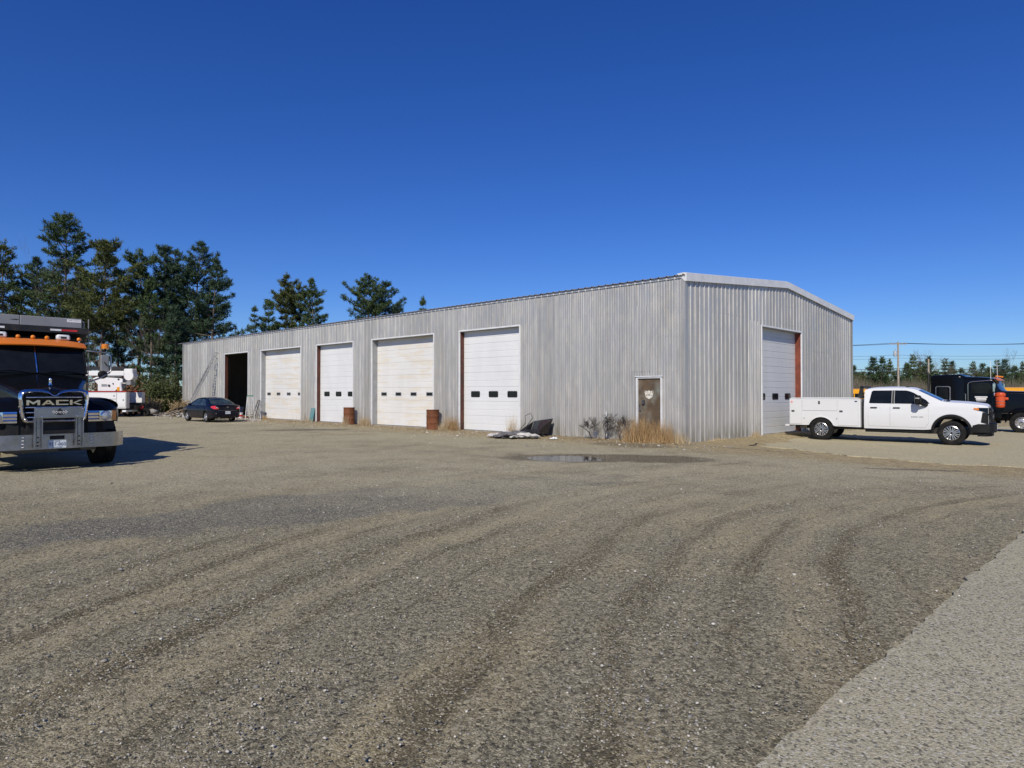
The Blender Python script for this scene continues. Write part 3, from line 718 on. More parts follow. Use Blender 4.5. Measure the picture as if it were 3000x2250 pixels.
pm('tyre', (.012, .012, .012), .9, var=.25, vs=8, dirt=(.06, .052, .043), dirts=5, dirta=.35, spec=.2)
pm('black_plastic', (.007, .007, .0075), .6, var=.2, dirt=(.035, .032, .03), dirts=4, dirta=.25, spec=.25)
pm('black_steel', (.014, .014, .015), .5, var=.3, dirt=(.07, .05, .035), dirts=3, dirta=.4)
pm('grey_steel', (.28, .285, .29), .5, .3, var=.1, dirt=(.18, .15, .12))
pm('tarp_housing', (.25, .26, .27), .5, .15, var=.05, vs=2, dirt=(.36, .36, .36), dirts=1.5, dirta=.3)
pm('seam_grey', (.26, .26, .26), .7)
pm('glass_dark', (.008, .010, .012), .05, var=.2, spec=.28)
pm('glass_green', (.03, .045, .042), .04, var=.5, vs=3, spec=.6)
pm('glass_sky', (.03, .045, .06), .03, var=.3, spec=.9)
pm('amber', (.75, .23, .01), .2, var=.1, coat=.5)
pm('red_lens', (.62, .03, .03), .15, var=.2, vs=12, coat=.7)
pm('lamp_glass', (.55, .56, .57), .08, .5, var=.3, vs=25)
pm('white_plastic', (.72, .74, .75), .35)
pm('plate_white', (.62, .68, .72), .5, var=.05)
pm('ink_blue', (.03, .05, .14), .6); pm('ink_black', (.015, .015, .015), .6); pm('ink_white', (.75, .75, .75), .6); pm('ink_red', (.55, .03, .03), .5); pm('ink_pink', (.75, .28, .28), .6)

# ================================================================== vehicle builders
class Shell:
    """body shell as a loft: zb(x), zt(x) bottom and top of the side, W(x, z) half width, crown of the top"""
    def __init__(s, zb, zt, W, crown=.03): s.zb, s.zt, s.W, s.crown = zb, zt, W, crown
    def top(s, x, f):
        w_ = s.W(x, s.zt(x)); c = s.crown(x) if callable(s.crown) else s.crown
        return (x, w_ * f, s.zt(x) + c * (1 - f * f))
    def build(s, xs, name, mat, parent, nz=14, nt=8, smooth=38):
        mb = MB(); rows = []
        for x in xs:
            b, t_ = s.zb(x), s.zt(x); ring = []
            for j in range(nz + 1):
                q = j / nz; q = q ** .8 if j else 0; z = b + (t_ - b) * q; ring.append((x, s.W(x, z), z))
            for j in range(1, 2 * nt): ring.append(s.top(x, 1 - j / nt))
            for j in range(nz, -1, -1):
                q = j / nz; q = q ** .8 if j else 0; z = b + (t_ - b) * q; ring.append((x, -s.W(x, z), z))
            rows.append(ring)
        mb.grid(rows)
        for r in (rows[0], rows[-1]): mb.add(r, [tuple(range(len(r)))])
        return mb.build(name, mat, parent, smooth=smooth)
    def side(s, poly, name, mat, parent, side=1, off=.004, n=14, m=6, thick=0.0):
        """panel lying on the side; poly = outline (x,z), monotone in x"""
        xs_ = [p[0] for p in poly]; x0, x1 = min(xs_), max(xs_); rows = []
        bx = sorted(set([x0 + (x1 - x0) * i / n for i in range(n + 1)] + [round(a, 6) for a in xs_ if x0 < a < x1]))
        e = 1e-4 * (x1 - x0)
        for x in bx:
            xx = min(max(x, x0 + e), x1 - e); zs = []
            for (ax, az), (bx_, bz) in zip(poly, poly[1:] + poly[:1]):
                if (ax - xx) * (bx_ - xx) <= 0 and ax != bx_: zs.append(az + (bz - az) * (xx - ax) / (bx_ - ax))
            lo, hi = min(zs), max(zs)
            rows.append([(x, side * (s.W(x, lo + (hi - lo) * j / m) + off), lo + (hi - lo) * j / m) for j in range(m + 1)])
        mb = MB().grid(rows)
        if off > .003:      # turned edge back to the body
            ring = [r[0] for r in rows] + [r for r in rows[-1][1:]] + [r[-1] for r in rows[::-1][1:]] + [q for q in rows[0][-2:0:-1]]
            inn = [(x, y - side * (off - .0005), z) for x, y, z in ring]; mb.grid([ring + ring[:1], inn + inn[:1]])
        return mb.build(name, mat, parent, smooth=35)
    def over(s, xs, f0, f1, name, mat, parent, off=.004, n=12):
        """panel lying on the top between fractions f0(x), f1(x) of the half width"""
        rows = [[Vector(s.top(x, f0(x) + (f1(x) - f0(x)) * j / n)) for j in range(n + 1)] for x in xs]
        src = rows[:]
        for i in range(len(rows)):
            a = src[max(i - 1, 0)][n // 2]; b = src[min(i + 1, len(rows) - 1)][n // 2]; d = (b - a).normalized(); nn = Vector((-d.z, 0, d.x)); nn = nn if nn.z > 0 else -nn
            rows[i] = [tuple(p + nn * off) for p in rows[i]]
        return MB().grid(rows).build(name, mat, parent, smooth=40)
def lin(xs, ys): return lambda x: float(np.interp(x, xs, ys))
def arch(base, wheels, r):
    def f(x):
        z = base(x) if callable(base) else base
        for cx, cz, rr in wheels:
            d = rr * rr - (x - cx) ** 2
            if d > 0: z = max(z, cz + math.sqrt(d))
        return z
    return f
def wheel(parent, loc, r, wd, rim, style, side, dish=0.0):
    """side = +1 outer face towards +y"""
    e = empty('wheel', loc, 0, parent); h_ = wd / 2
    pr = [(rim, -h_ * .80), (rim + .02, -h_ * .92), (r * .86, -h_), (r * .955, -h_ * .90), (r, -h_ * .70), (r, -h_ * .25), (r - .012, -h_ * .22), (r - .012, -h_ * .12), (r, -h_ * .1), (r, h_ * .1), (r - .012, h_ * .12), (r - .012, h_ * .22), (r, h_ * .25), (r, h_ * .70), (r * .955, h_ * .90), (r * .86, h_), (rim + .02, h_ * .92), (rim, h_ * .80)]
    mb = MB().lathe(pr, 40, 'y', close=True)
    for k in range(40 if style != 'sedan' else 0):      # shoulder tread blocks
        a = 2 * math.pi * k / 40
        for sgn in (-1, 1):
            M = Matrix.Rotation(a, 4, 'Y') @ Matrix.Translation((r - .01, sgn * h_ * .76, 0)); mb.box(-.014, .006, -h_ * .14, h_ * .14, -.016, .016, M)
    mb.build('tyre', 'tyre', e, smooth=40)
    s = side; mt = {'alloy8': 'alloy', 'sedan': 'alloy', 'steel10': 'steel_wheel', 'dual': 'steel_wheel'}[style]
    mb = MB(); f = lambda q: s * q
    mb.lathe([(rim, f(-h_ * .8)), (rim, f(h_ * .8)), (rim - .012, f(h_ * .84)), (rim - .02, f(h_ * .7)), (rim - .025, f(h_ * .2))], 40, 'y')
    if style in ('alloy8', 'sedan'):
        n = 8 if style == 'alloy8' else 7; fd = h_ * .55
        mb.lathe([(.0, f(fd + .03)), (rim * .22, f(fd + .028)), (rim * .30, f(fd + .01)), (rim * .32, f(fd - .05))], 24, 'y')
        for k in range(n):
            a = 2 * math.pi * (k + .5) / n
            for dx in ((-.5, .5) if style == 'alloy8' else (0,)):
                wq = rim * (.058 if style == 'alloy8' else .12)
                M = Matrix.Rotation(a + dx * .34, 4, 'Y'); z0 = f(fd - .03); z1 = f(fd + .012)
                mb.prism([(rim * .25, -wq * .8), (rim * .97, -wq * 1.25), (rim * .97, wq * 1.25), (rim * .25, wq * .8)], min(z0, z1), max(z0, z1), 'y', M)
        mb.build('rim', mt, e, smooth=35)
        MB().lathe([(0, f(fd - .045)), (rim - .014, f(fd - .045)), (rim - .014, f(fd - .065)), (0, f(fd - .065))], 28, 'y').build('rim_backing', 'ink_black', e)  # black backing disc; the shade between spokes is put into its colour
        MB().lathe([(0, f(fd + .037)), (rim * .13, f(fd + .036)), (rim * .15, f(fd + .028))], 16, 'y').build('hub_cap', 'black_plastic', e)
    else:
        fd = h_ * (.62 if style == 'steel10' else -.25)
        mb.lathe([(.0, f(fd + .03)), (.10, f(fd + .03)), (.12, f(fd)), (rim * .62, f(fd)), (rim * .8, f(fd - .03)), (rim - .02, f(fd - .06))], 40, 'y'); mb.build('rim', mt, e, smooth=35)
        mb = MB()
        for k in range(10):
            a = 2 * math.pi * k / 10; M = Matrix.Rotation(a, 4, 'Y') @ Matrix.Translation((rim * .80, f(fd - .026), 0)); mb.lathe([(0, f(.004)), (rim * .075, f(.004)), (rim * .075, f(-.01))], 10, 'y', M)
        tag(mb.build('hand_holes', 'ink_black', e), kind='stuff')
        MB().lathe([(0, f(fd + .10)), (.06, f(fd + .095)), (.085, f(fd + .07)), (.09, f(fd + .028))], 20, 'y').build('hub_cap', 'chrome', e, smooth=40)
    return e
def plate(parent, M, txt, top=None, bot=None, w_=.30, h_=.15):
    b = MB().add([M @ Vector(p) for p in [(-w_ / 2, -h_ / 2, 0), (w_ / 2, -h_ / 2, 0), (w_ / 2, h_ / 2, 0), (-w_ / 2, h_ / 2, 0), (-w_ / 2, -h_ / 2, .006), (w_ / 2, -h_ / 2, .006), (w_ / 2, h_ / 2, .006), (-w_ / 2, h_ / 2, .006)]], [(0, 3, 2, 1), (4, 5, 6, 7), (0, 1, 5, 4), (1, 2, 6, 5), (2, 3, 7, 6), (3, 0, 4, 7)]).build('licence_plate', 'plate_white', parent)
    if txt:
        text_obj('plate_number', txt, h_ * .62, 'ink_blue', b, M @ Matrix.Translation((0, -.003, .0075)), .001, sx=.92)
        if top: text_obj('plate_state', top, h_ * .2, 'ink_blue', b, M @ Matrix.Translation((0, h_ * .38, .0075)), .001)
        if bot: text_obj('plate_class', bot, h_ * .16, 'ink_blue', b, M @ Matrix.Translation((0, -h_ * .40, .0075)), .001)
    return b

# ================================================================== white service pickup
def pickup():
    fwd = Vector((.79, -.613)).normalized(); lef = Vector((-fwd.y, fwd.x))
    near = Vector((11.68, 25.3)); o = near + lef * 1.0
    T = empty('service_pickup', (o.x, o.y, -.172), math.atan2(fwd.y, fwd.x))
    tag(T, 'white extended-cab pickup with utility boxes backed up to the gable door', 'pickup truck')
    WB = 4.13; AR = .53
    zb = arch(lin([1.4, 3.4, 3.5, 4.7, 4.75, 5.2], [.50, .50, .52, .60, .66, .70]), [(WB, .455, AR)], AR)
    zt = lin([1.42, 1.50, 1.70, 2.2, 2.75, 2.98, 3.14, 3.86, 3.98, 4.6, 4.98, 5.10, 5.16], [1.84, 1.905, 1.945, 1.965, 1.955, 1.925, 1.87, 1.49, 1.465, 1.425, 1.375, 1.35, 1.30])
    fx = lin([1.4, 1.5, 4.3, 4.9, 5.08, 5.16], [.985, 1.0, 1.0, .985, .95, .905])
    prof = lin([.4, .55, .75, 1.05, 1.30, 1.40, 1.65, 1.88, 1.95, 2.0], [.975, 1.0, 1.015, 1.02, 1.0, .975, .895, .81, .745, .6])
    sh = Shell(zb, zt, lambda x, z: prof(z) * fx(x), lambda x: .055 if x < 3.1 else (.045 if x < 3.9 else .06))
    xs = sorted(set([1.46, 1.48, 1.52, 1.6, 1.75, 2, 2.25, 2.5, 2.75, 2.9, 2.98, 3.06, 3.14, 3.3, 3.45, 3.5] + [WB + AR * math.cos(a) for a in np.linspace(math.pi, 0, 25)] + [3.86, 3.92, 3.98, 4.75, 4.85, 4.92, 4.98, 5.04, 5.10, 5.16]))
    body = sh.build(xs, 'cab_body', 'paint_white', T, nz=16)
    for s in (-1, 1):
        # doors with a shadow gap, panes, handles
        rear = [(1.60, .60), (2.28, .585), (2.28, 1.385), (1.60, 1.39)]; front = [(2.305, .585), (3.36, .58), (3.47, .75), (3.47, 1.25), (3.40, 1.385), (2.305, 1.385)]
        for poly, hx in ((rear, 1.78), (front, 2.50)):
            cx = sum(p[0] for p in poly) / len(poly); cz = sum(p[1] for p in poly) / len(poly)
            big = [(x + (.004 if x > cx else -.004), z + (.004 if z > cz else -.004)) for x, z in poly]
            sh.side(big, 'door_gap', 'seam_grey', T, s, .0015, 16, 6)
            d = sh.side(poly, 'door', 'paint_white', T, s, .007, 22, 10)
            hy = s * (sh.W(hx, 1.255) + .012)
            MB().cbox(hx - .11, hx + .11, min(hy, hy + s * .035), max(hy, hy + s * .035), 1.237, 1.273, .012).build('door_handle', 'black_plastic', d)
        sh.side([(1.62, 1.43), (1.66, 1.41), (2.34, 1.405), (2.34, 1.875), (1.74, 1.87), (1.69, 1.83)], 'rear_side_window', 'glass_dark', T, s, .005, 18, 6)
        sh.side([(2.35, 1.404), (2.42, 1.404), (2.42, 1.876), (2.35, 1.875)], 'window_pillar', 'ink_black', T, s, .006, 4, 6)
        sh.side([(2.43, 1.405), (3.42, 1.40), (3.50, 1.415), (3.40, 1.53), (3.02, 1.785), (2.90, 1.84), (2.78, 1.87), (2.43, 1.877)], 'front_side_window', 'glass_dark', T, s, .005, 26, 6)
        # mirror on its arm
        m = MB(); yy = s * 1.0
        m.tube([(3.40, s * .93, 1.36), (3.38, s * 1.06, 1.37), (3.26, s * 1.20, 1.42)], [.075, .06, .05], 10)
        m.cbox(3.10, 3.28, min(s * 1.12, s * 1.40), max(s * 1.12, s * 1.40), 1.38, 1.70, .045)
        mm = m.build('door_mirror', 'black_plastic', T, smooth=40)
        MB().cbox(3.092, 3.099, min(s * 1.15, s * 1.37), max(s * 1.15, s * 1.37), 1.42, 1.68, .002).build('mirror_glass', 'chrome', mm)
        MB().cbox(3.12, 3.25, min(s * 1.401, s * 1.407), max(s * 1.401, s * 1.407), 1.58, 1.62, .002).build('mirror_lamp', 'lamp_glass', mm)
        # wheel-arch flare
        pts = []
        for a in np.linspace(math.pi + .22, -.10, 30):
            x = WB + (AR + .012) * math.cos(a); z = max(.455 + (AR + .012) * math.sin(a), .40)
            pts.append((x, z))
        rows = []
        for x, z in pts:
            cx, cz = x - WB, z - .455; L = math.hypot(cx, cz); ux, uz = cx / L, cz / L; y0 = sh.W(x, max(z, .5))
            rows.append([(x - ux * .02, s * (y0 - .05), z - uz * .02), (x - ux * .02, s * (y0 + .022), z - uz * .02), (x + ux * .02, s * (y0 + .026), z + uz * .02), (x + ux * .055, s * (y0 + .016), z + uz * .055), (x + ux * .062, s * (y0 - .01), z + uz * .062)])
        MB().grid(rows).build('fender_flare', 'black_plastic', T, smooth=50)
        # head lamp cluster
        h_ = sh.side([(4.80, 1.215), (4.98, 1.17), (5.155, 1.10), (5.155, 1.285), (4.86, 1.285)], 'headlight', 'glass_dark', T, s, .014, 10, 5)
        MB().cbox(5.155, 5.20, *sorted((s * .64, s * .90)), 1.06, 1.285, .012).build('headlight_front', 'glass_dark', h_)
        sh.side([(4.74, 1.235), (4.90, 1.20), (4.90, 1.275), (4.77, 1.28)], 'turn_signal', 'amber', h_, s, .017, 6, 3)
        MB().cbox(5.202, 5.208, min(s * .70, s * .86), max(s * .70, s * .86), 1.145, 1.195, .003).build('lamp_reflector', 'lamp_glass', h_)
        sh.side([(4.95, .80), (5.155, .74), (5.155, 1.095), (5.0, 1.14)], 'lamp_surround', 'black_plastic', T, s, .010, 8, 5)
        fl = MB().prism([(s * .93, 1.09), (s * .70, 1.09), (s * .74, .80), (s * .90, .76)], 5.10, 5.185, 'x').build('fog_lamp_pocket', 'black_plastic', T)
        MB().cbox(5.186, 5.194, min(s * .78, s * .88), max(s * .78, s * .88), .82, .90, .003).build('fog_lamp', 'lamp_glass', fl)
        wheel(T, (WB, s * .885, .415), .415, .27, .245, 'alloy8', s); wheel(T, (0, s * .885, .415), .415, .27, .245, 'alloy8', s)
    sh.over([3.16, 3.3, 3.45, 3.6, 3.75, 3.84], lambda x: -.965, lambda x: .965, 'windshield', 'glass_sky', T, .006, 16)
    sh.over([3.88, 3.98, 4.06], lambda x: -.80, lambda x: .80, 'cowl', 'black_plastic', T, .005, 10)
    # rear window of the cab
    MB().cbox(1.448, 1.459, -.62, .62, 1.42, 1.80, .003).build('rear_window', 'glass_dark', T)
    # front: grille, bars, badge, bumper
    MB().cbox(5.10, 5.215, -.655, .655, .80, 1.27, .02).build('grille', 'black_plastic', T)
    for z in (.86, .93, 1.00, 1.07): MB().cbox(5.217, 5.235, -.62, .62, z - .012, z + .012, .004).build('grille_bar', 'black_plastic', T)
    MB().cbox(5.217, 5.24, -.64, .64, 1.14, 1.225, .008).build('grille_badge_bar', 'black_steel', T)
    bp = MB().prism([(4.72, 1.0), (5.00, 1.0), (5.20, .92), (5.33, .62), (5.36, 0), (5.33, -.62), (5.20, -.92), (5.00, -1.0), (4.72, -1.0), (4.90, -.85), (4.90, .85)], .46, .745, 'z'); bmp = bp.build('front_bumper', 'black_plastic', T, smooth=30)
    MB().prism([(4.85, .94), (5.10, .90), (5.24, .6), (5.27, 0), (5.24, -.6), (5.10, -.90), (4.85, -.94)], .33, .458, 'z').build('air_dam', 'black_plastic', T)
    plate(T, frame_mat((5.365, -.0, .62), (0, 1, 0)), None)
    # badge on the door
    text_obj('door_lettering', '2500 HD', .066, 'ink_black', T, frame_mat((3.13, -(sh.W(3.1, .94) + .0085), .94), (1, 0, 0)), .001, sx=1.55)
    text_obj('door_lettering', '2500 HD', .066, 'ink_black', T, frame_mat((3.13, sh.W(3.1, .94) + .0085, .94), (-1, 0, 0)), .001, sx=1.55)
    # roof marker lamps
    for y in (-.45, -.15, .15, .45): MB().cbox(2.72, 2.84, y - .03, y + .03, 1.995, 2.022, .008).build('roof_marker', 'black_plastic', T)
    # underbody
    MB().box(1.45, 4.95, -.72, .72, .36, .58).build('chassis', 'black_steel', T)
    MB().box(-1.05, 1.5, -.50, .50, .42, .60).build('frame_rails', 'black_steel', T)
    for x in (0, WB): MB().tube([(x, -.8, .415), (x, .8, .415)], .055, 8).build('axle', 'black_steel', T)
    MB().tube([(-.9, -.45, .46), (-.52, -.80, .47)], .038, 10).build('exhaust_tip', 'stainless', T)
    MB().box(1.55, 3.5, -.94, -.75, .40, .50).build('side_step', 'black_plastic', T)
    # service body
    AB = .455; ay = .42
    for s in (-1, 1):
        pl = [(-1.13, .56), (-.62, .56), (-.50, .56)] + [(AB * math.cos(a), ay + AB * math.sin(a)) for a in np.linspace(math.pi - .32, .32, 20)] + [(.50, .545), (1.35, .53), (1.35, 1.55), (-1.13, 1.57)]
        y1 = s * 1.02; y0 = s * .60
        bb = MB().prism(pl, min(y0, y1), max(y0, y1), 'y').build('utility_box', 'paint_white', T, smooth=25)
        def dr(poly, lock, vert):
            cx = sum(p[0] for p in poly) / 4; cz = sum(p[1] for p in poly) / 4
            g = [(x + (.004 if x > cx else -.004), z + (.004 if z > cz else -.004)) for x, z in poly]
            MB().prism(g, *sorted((y1, y1 + s * .0015)), 'y').build('locker_gap', 'seam_grey', T)
            d = MB().prism(poly, *sorted((y1 + s * .001, y1 + s * .014)), 'y').build('locker_door', 'paint_white', T)
            lx, lz = lock; a, b = (.032, .055) if vert else (.055, .032)
            k = MB().cbox(lx - a, lx + a, *sorted((y1 + s * .012, y1 + s * .03)), lz - b, lz + b, .008).build('paddle_latch', 'black_plastic', d)
            MB().cbox(lx - a * .5, lx + a * .5, *sorted((y1 + s * .031, y1 + s * .036)), lz - b * .4, lz + b * .4, .002).build('latch_paddle', 'chrome_dull', T)
        dr([(-1.11, .60), (-.68, .60), (-.68, 1.52), (-1.11, 1.52)], (-1.00, 1.09), False)
        dr([(-.655, 1.12), (.56, 1.12), (.56, 1.52), (-.655, 1.52)], (-.06, 1.42), True)
        dr([(.60, .58), (1.27, .58), (1.27, 1.52), (.60, 1.52)], (.70, 1.10), False)
        # turned lip of the wheel opening and reflectors
        rows = [[(q * math.cos(a), s * (1.02 + d), ay + q * math.sin(a)) for q, d in ((AB - .004, -.03), (AB - .004, .010), (AB + .03, .012), (AB + .045, 0))] for a in np.linspace(math.pi - .33, .33, 24)]
        MB().grid(rows).build('wheel_opening_lip', 'paint_white', T, smooth=40)
        for x in (-.60, .55): MB().cbox(x - .012, x + .012, *sorted((s * 1.0205, s * 1.03)), .80, .84, .003).build('bumper_stop', 'black_plastic', T)
        MB().cbox(-1.08, 1.30, *sorted((s * .64, s * 1.0)), 1.574, 1.60, .01).build('box_lid', 'paint_white', T)
        MB().box(-.30, -.28, *sorted((s * .78, s * 1.0)), .18, .62).build('mud_flap', 'rubber', T)
        MB().box(-.5, .5, *sorted((s * .50, s * .61)), .62, 1.0).build('wheel_well', 'black_steel', T)
    MB().box(-1.13, 1.37, -.60, .60, .72, .78).build('bed_floor', 'black_steel', T)
    MB().box(1.31, 1.35, -.60, .60, .78, 1.5).build('bed_bulkhead', 'paint_white', T)
    MB().cbox(-1.15, -1.10, -.60, .60, .78, 1.36, .008).build('tailgate', 'paint_white', T)
    MB().cbox(-1.30, -1.14, -1.02, 1.02, .50, .57, .01).build('step_bumper', 'paint_white', T)
    MB().box(1.375, 1.44, -.85, .85, .6, 1.5).build('cab_gap_shade', 'ink_black', T)  # black block: shade between boxes and cab put into colour
    # headache rack
    hr = MB()
    for y in (-.72, .72): hr.prism([(1.20, 1.58), (1.40, 1.58), (1.40, 2.03), (1.30, 2.03)], y - .03, y + .03, 'y')
    hr.box(1.30, 1.40, -.75, .75, 1.96, 2.035); hr.box(1.36, 1.395, -.75, .75, 1.58, 1.66); hr.box(1.36, 1.39, -.75, .75, 1.76, 1.80)
    hr.build('headache_rack', 'black_steel', T)
    # sticker and oval on the boxes
    st = MB().cbox(-1.09, -1.0, -1.038, -1.0342, 1.40, 1.49, .001).build('sticker', 'ink_white', T)
    MB().cbox(-1.08, -1.01, -1.0402, -1.0385, 1.41, 1.48, .0005).build('sticker_print', 'ink_pink', st)
    MB().lathe([(0, -.001), (.05, -.001), (.05, .001), (0, .001)], 20, 'y', Matrix.Translation((1.20, -1.036, 1.47)) @ Matrix.Scale(.5, 4, (0, 0, 1))).build('maker_oval', 'ink_blue', T)
    return T
pickup()

# ================================================================== dark sedan
def sedan():
    # rear left wheel stands at about -16.35, 35.75
    fw = TD.copy(); o = Vector((-16.95, 37.1)) + SD * .74
    T = empty('parked_sedan', (o.x, o.y, 0), math.atan2(fw.y, fw.x) + R(2)); T.scale = (.95,) * 3; tag(T, 'dark blue four-door sedan parked before the open bay', 'car')
    WB = 2.62; AR = .365
    zb = arch(lin([-1.0, -.9, -.5, 3.0, 3.5], [.36, .28, .22, .22, .32]), [(0, .31, AR), (WB, .31, AR)], AR)
    zt = lin([-1.02, -.98, -.85, -.52, -.42, .10, .42, .9, 1.3, 1.6, 1.8, 2.5, 2.62, 3.2, 3.45, 3.56], [.82, .955, 1.00, 1.02, 1.02, 1.27, 1.375, 1.42, 1.42, 1.385, 1.32, .98, .94, .83, .72, .58])
    fx = lin([-1.02, -.95, -.75, -.3, 1, 2.6, 3.2, 3.45, 3.56], [.80, .90, .965, 1, 1, .985, .93, .83, .72])
    prof = lin([.2, .35, .6, .75, .92, 1.0, 1.2, 1.36, 1.42], [.79, .845, .865, .86, .825, .785, .68, .59, .52])
    sh = Shell(zb, zt, lambda x, z: prof(z) * fx(x), lambda x: .04)
    xs = sorted(set([-1.02, -.98, -.92, -.85, -.7, -.52, -.42, -.2, .1, .3, .42, .7, .9, 1.3, 1.6, 1.8, 2.1, 2.5, 2.62, 3.1, 3.2, 3.35, 3.45, 3.52, 3.56] + [c + AR * math.cos(a) for c in (0, WB) for a in np.linspace(math.pi, 0, 17)]))
    sh.build(xs, 'body', 'paint_navy', T, nz=14, smooth=42)
    for s in (-1, 1):
        for poly, hx in (([(.33, .36), (1.02, .30), (1.02, .93), (.12, .93), (.12, .72)], .28), ([(1.04, .30), (1.98, .30), (2.04, .5), (2.04, .92), (1.04, .93)], 1.2)):
            cx = sum(p[0] for p in poly) / len(poly); g = [(x + (.006 if x > cx else -.006), z + (.005 if z > .6 else -.005)) for x, z in poly]
            sh.side(g, 'door_gap', 'dark_gap', T, s, .001, 14, 6); d = sh.side(poly, 'door', 'paint_navy', T, s, .005, 16, 8)
            hy = s * (sh.W(hx, .83) + .008); MB().cbox(hx - .08, hx + .08, *sorted((hy, hy + s * .025)), .815, .845, .009).build('door_handle', 'paint_navy', d)
        sh.side([(.02, .975), (1.0, .965), (1.0, 1.355), (.62, 1.335), (.36, 1.255)], 'rear_side_window', 'glass_green', T, s, .004, 18, 5)
        sh.side([(1.06, .965), (2.02, .955), (2.18, .965), (1.72, 1.26), (1.50, 1.345), (1.06, 1.357)], 'front_side_window', 'glass_green', T, s, .004, 18, 5)
        m = MB(); m.cbox(1.95, 2.07, *sorted((s * .84, s * 1.0)), .96, 1.09, .03); m.tube([(2.02, s * .78, .96), (2.02, s * .88, 1.0)], .025, 8); m.build('door_mirror', 'paint_navy', T, smooth=40)
        # tail lamp wraps the rear corner
        tl = MB(); rows = []
        for x in np.linspace(-.66, -.985, 9):
            zlo = .76 + .05 * (x + .98) / .3; q = (x + .985) / .325; rows.append([(x, s * (sh.W(x, z) + .008), z) for z in np.linspace(.765 + .10 * q, .955 - .02 * q, 5)])
        rows.append([(-1.028, s * .70, z) for z in np.linspace(.76, .935, 5)]); rows.append([(-1.036, s * .52, z) for z in np.linspace(.765, .83, 5)])
        lamp = MB().grid(rows).build('tail_light', 'red_lens', T, smooth=45)
        MB().cbox(-1.047, -1.035, *sorted((s * .58, s * .68)), .83, .88, .004).build('reverse_lamp', 'lamp_glass', lamp)
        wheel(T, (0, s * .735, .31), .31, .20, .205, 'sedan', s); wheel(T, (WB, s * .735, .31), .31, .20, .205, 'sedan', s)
        MB().box(-.38, .38, *sorted((s * .45, s * .62)), .25, .64).build('wheel_well', 'black_steel', T); MB().box(WB - .38, WB + .38, *sorted((s * .45, s * .62)), .25, .64).build('wheel_well', 'black_steel', T)
    sh.over([-.40, -.2, .0, .2, .36], lambda x: -.9, lambda x: .9, 'rear_window', 'glass_green', T, .005, 12)
    sh.over([1.66, 1.8, 2.0, 2.2, 2.4, 2.48], lambda x: -.92, lambda x: .92, 'windshield', 'glass_sky', T, .005, 12)
    MB().cbox(-1.06, -.80, -.70, .70, .30, .60, .05).build('rear_bumper', 'paint_navy', T, smooth=40)
    MB().cbox(-1.032, -1.0, -.52, .52, .945, .965, .006).build('boot_lip', 'paint_navy', T)
    MB().cbox(-1.036, -1.01, -.55, .55, .672, .684, .002).build('boot_gap', 'chrome_dull', T)
    plate(T, frame_mat((-1.064, 0, .56), (0, -1, 0)), '8263 RT', None, None, .30, .15)
    # small badge on the boot: a slanted cross bar
    MB().prism([(-.09, .88), (-.03, .88), (-.03, .905), (.03, .905), (.03, .885), (.09, .885), (.075, .86), (.03, .86), (.03, .842), (-.03, .842), (-.03, .856), (-.10, .856)], -1.036, -1.022, 'x').build('boot_badge', 'chrome', T)
    MB().lathe([(0, 0), (.02, 0), (.012, .04), (0, .05)], 8, 'z', Matrix.Translation((.55, 0, 1.425))).build('roof_aerial', 'black_plastic', T)
    MB().tube([(-1.03, .48, .27), (-.8, .48, .28)], .032, 10).build('exhaust_tip', 'stainless', T)
    MB().box(-.7, 3.3, -.6, .6, .2, .4).build('chassis', 'black_steel', T)
    return T
sedan()
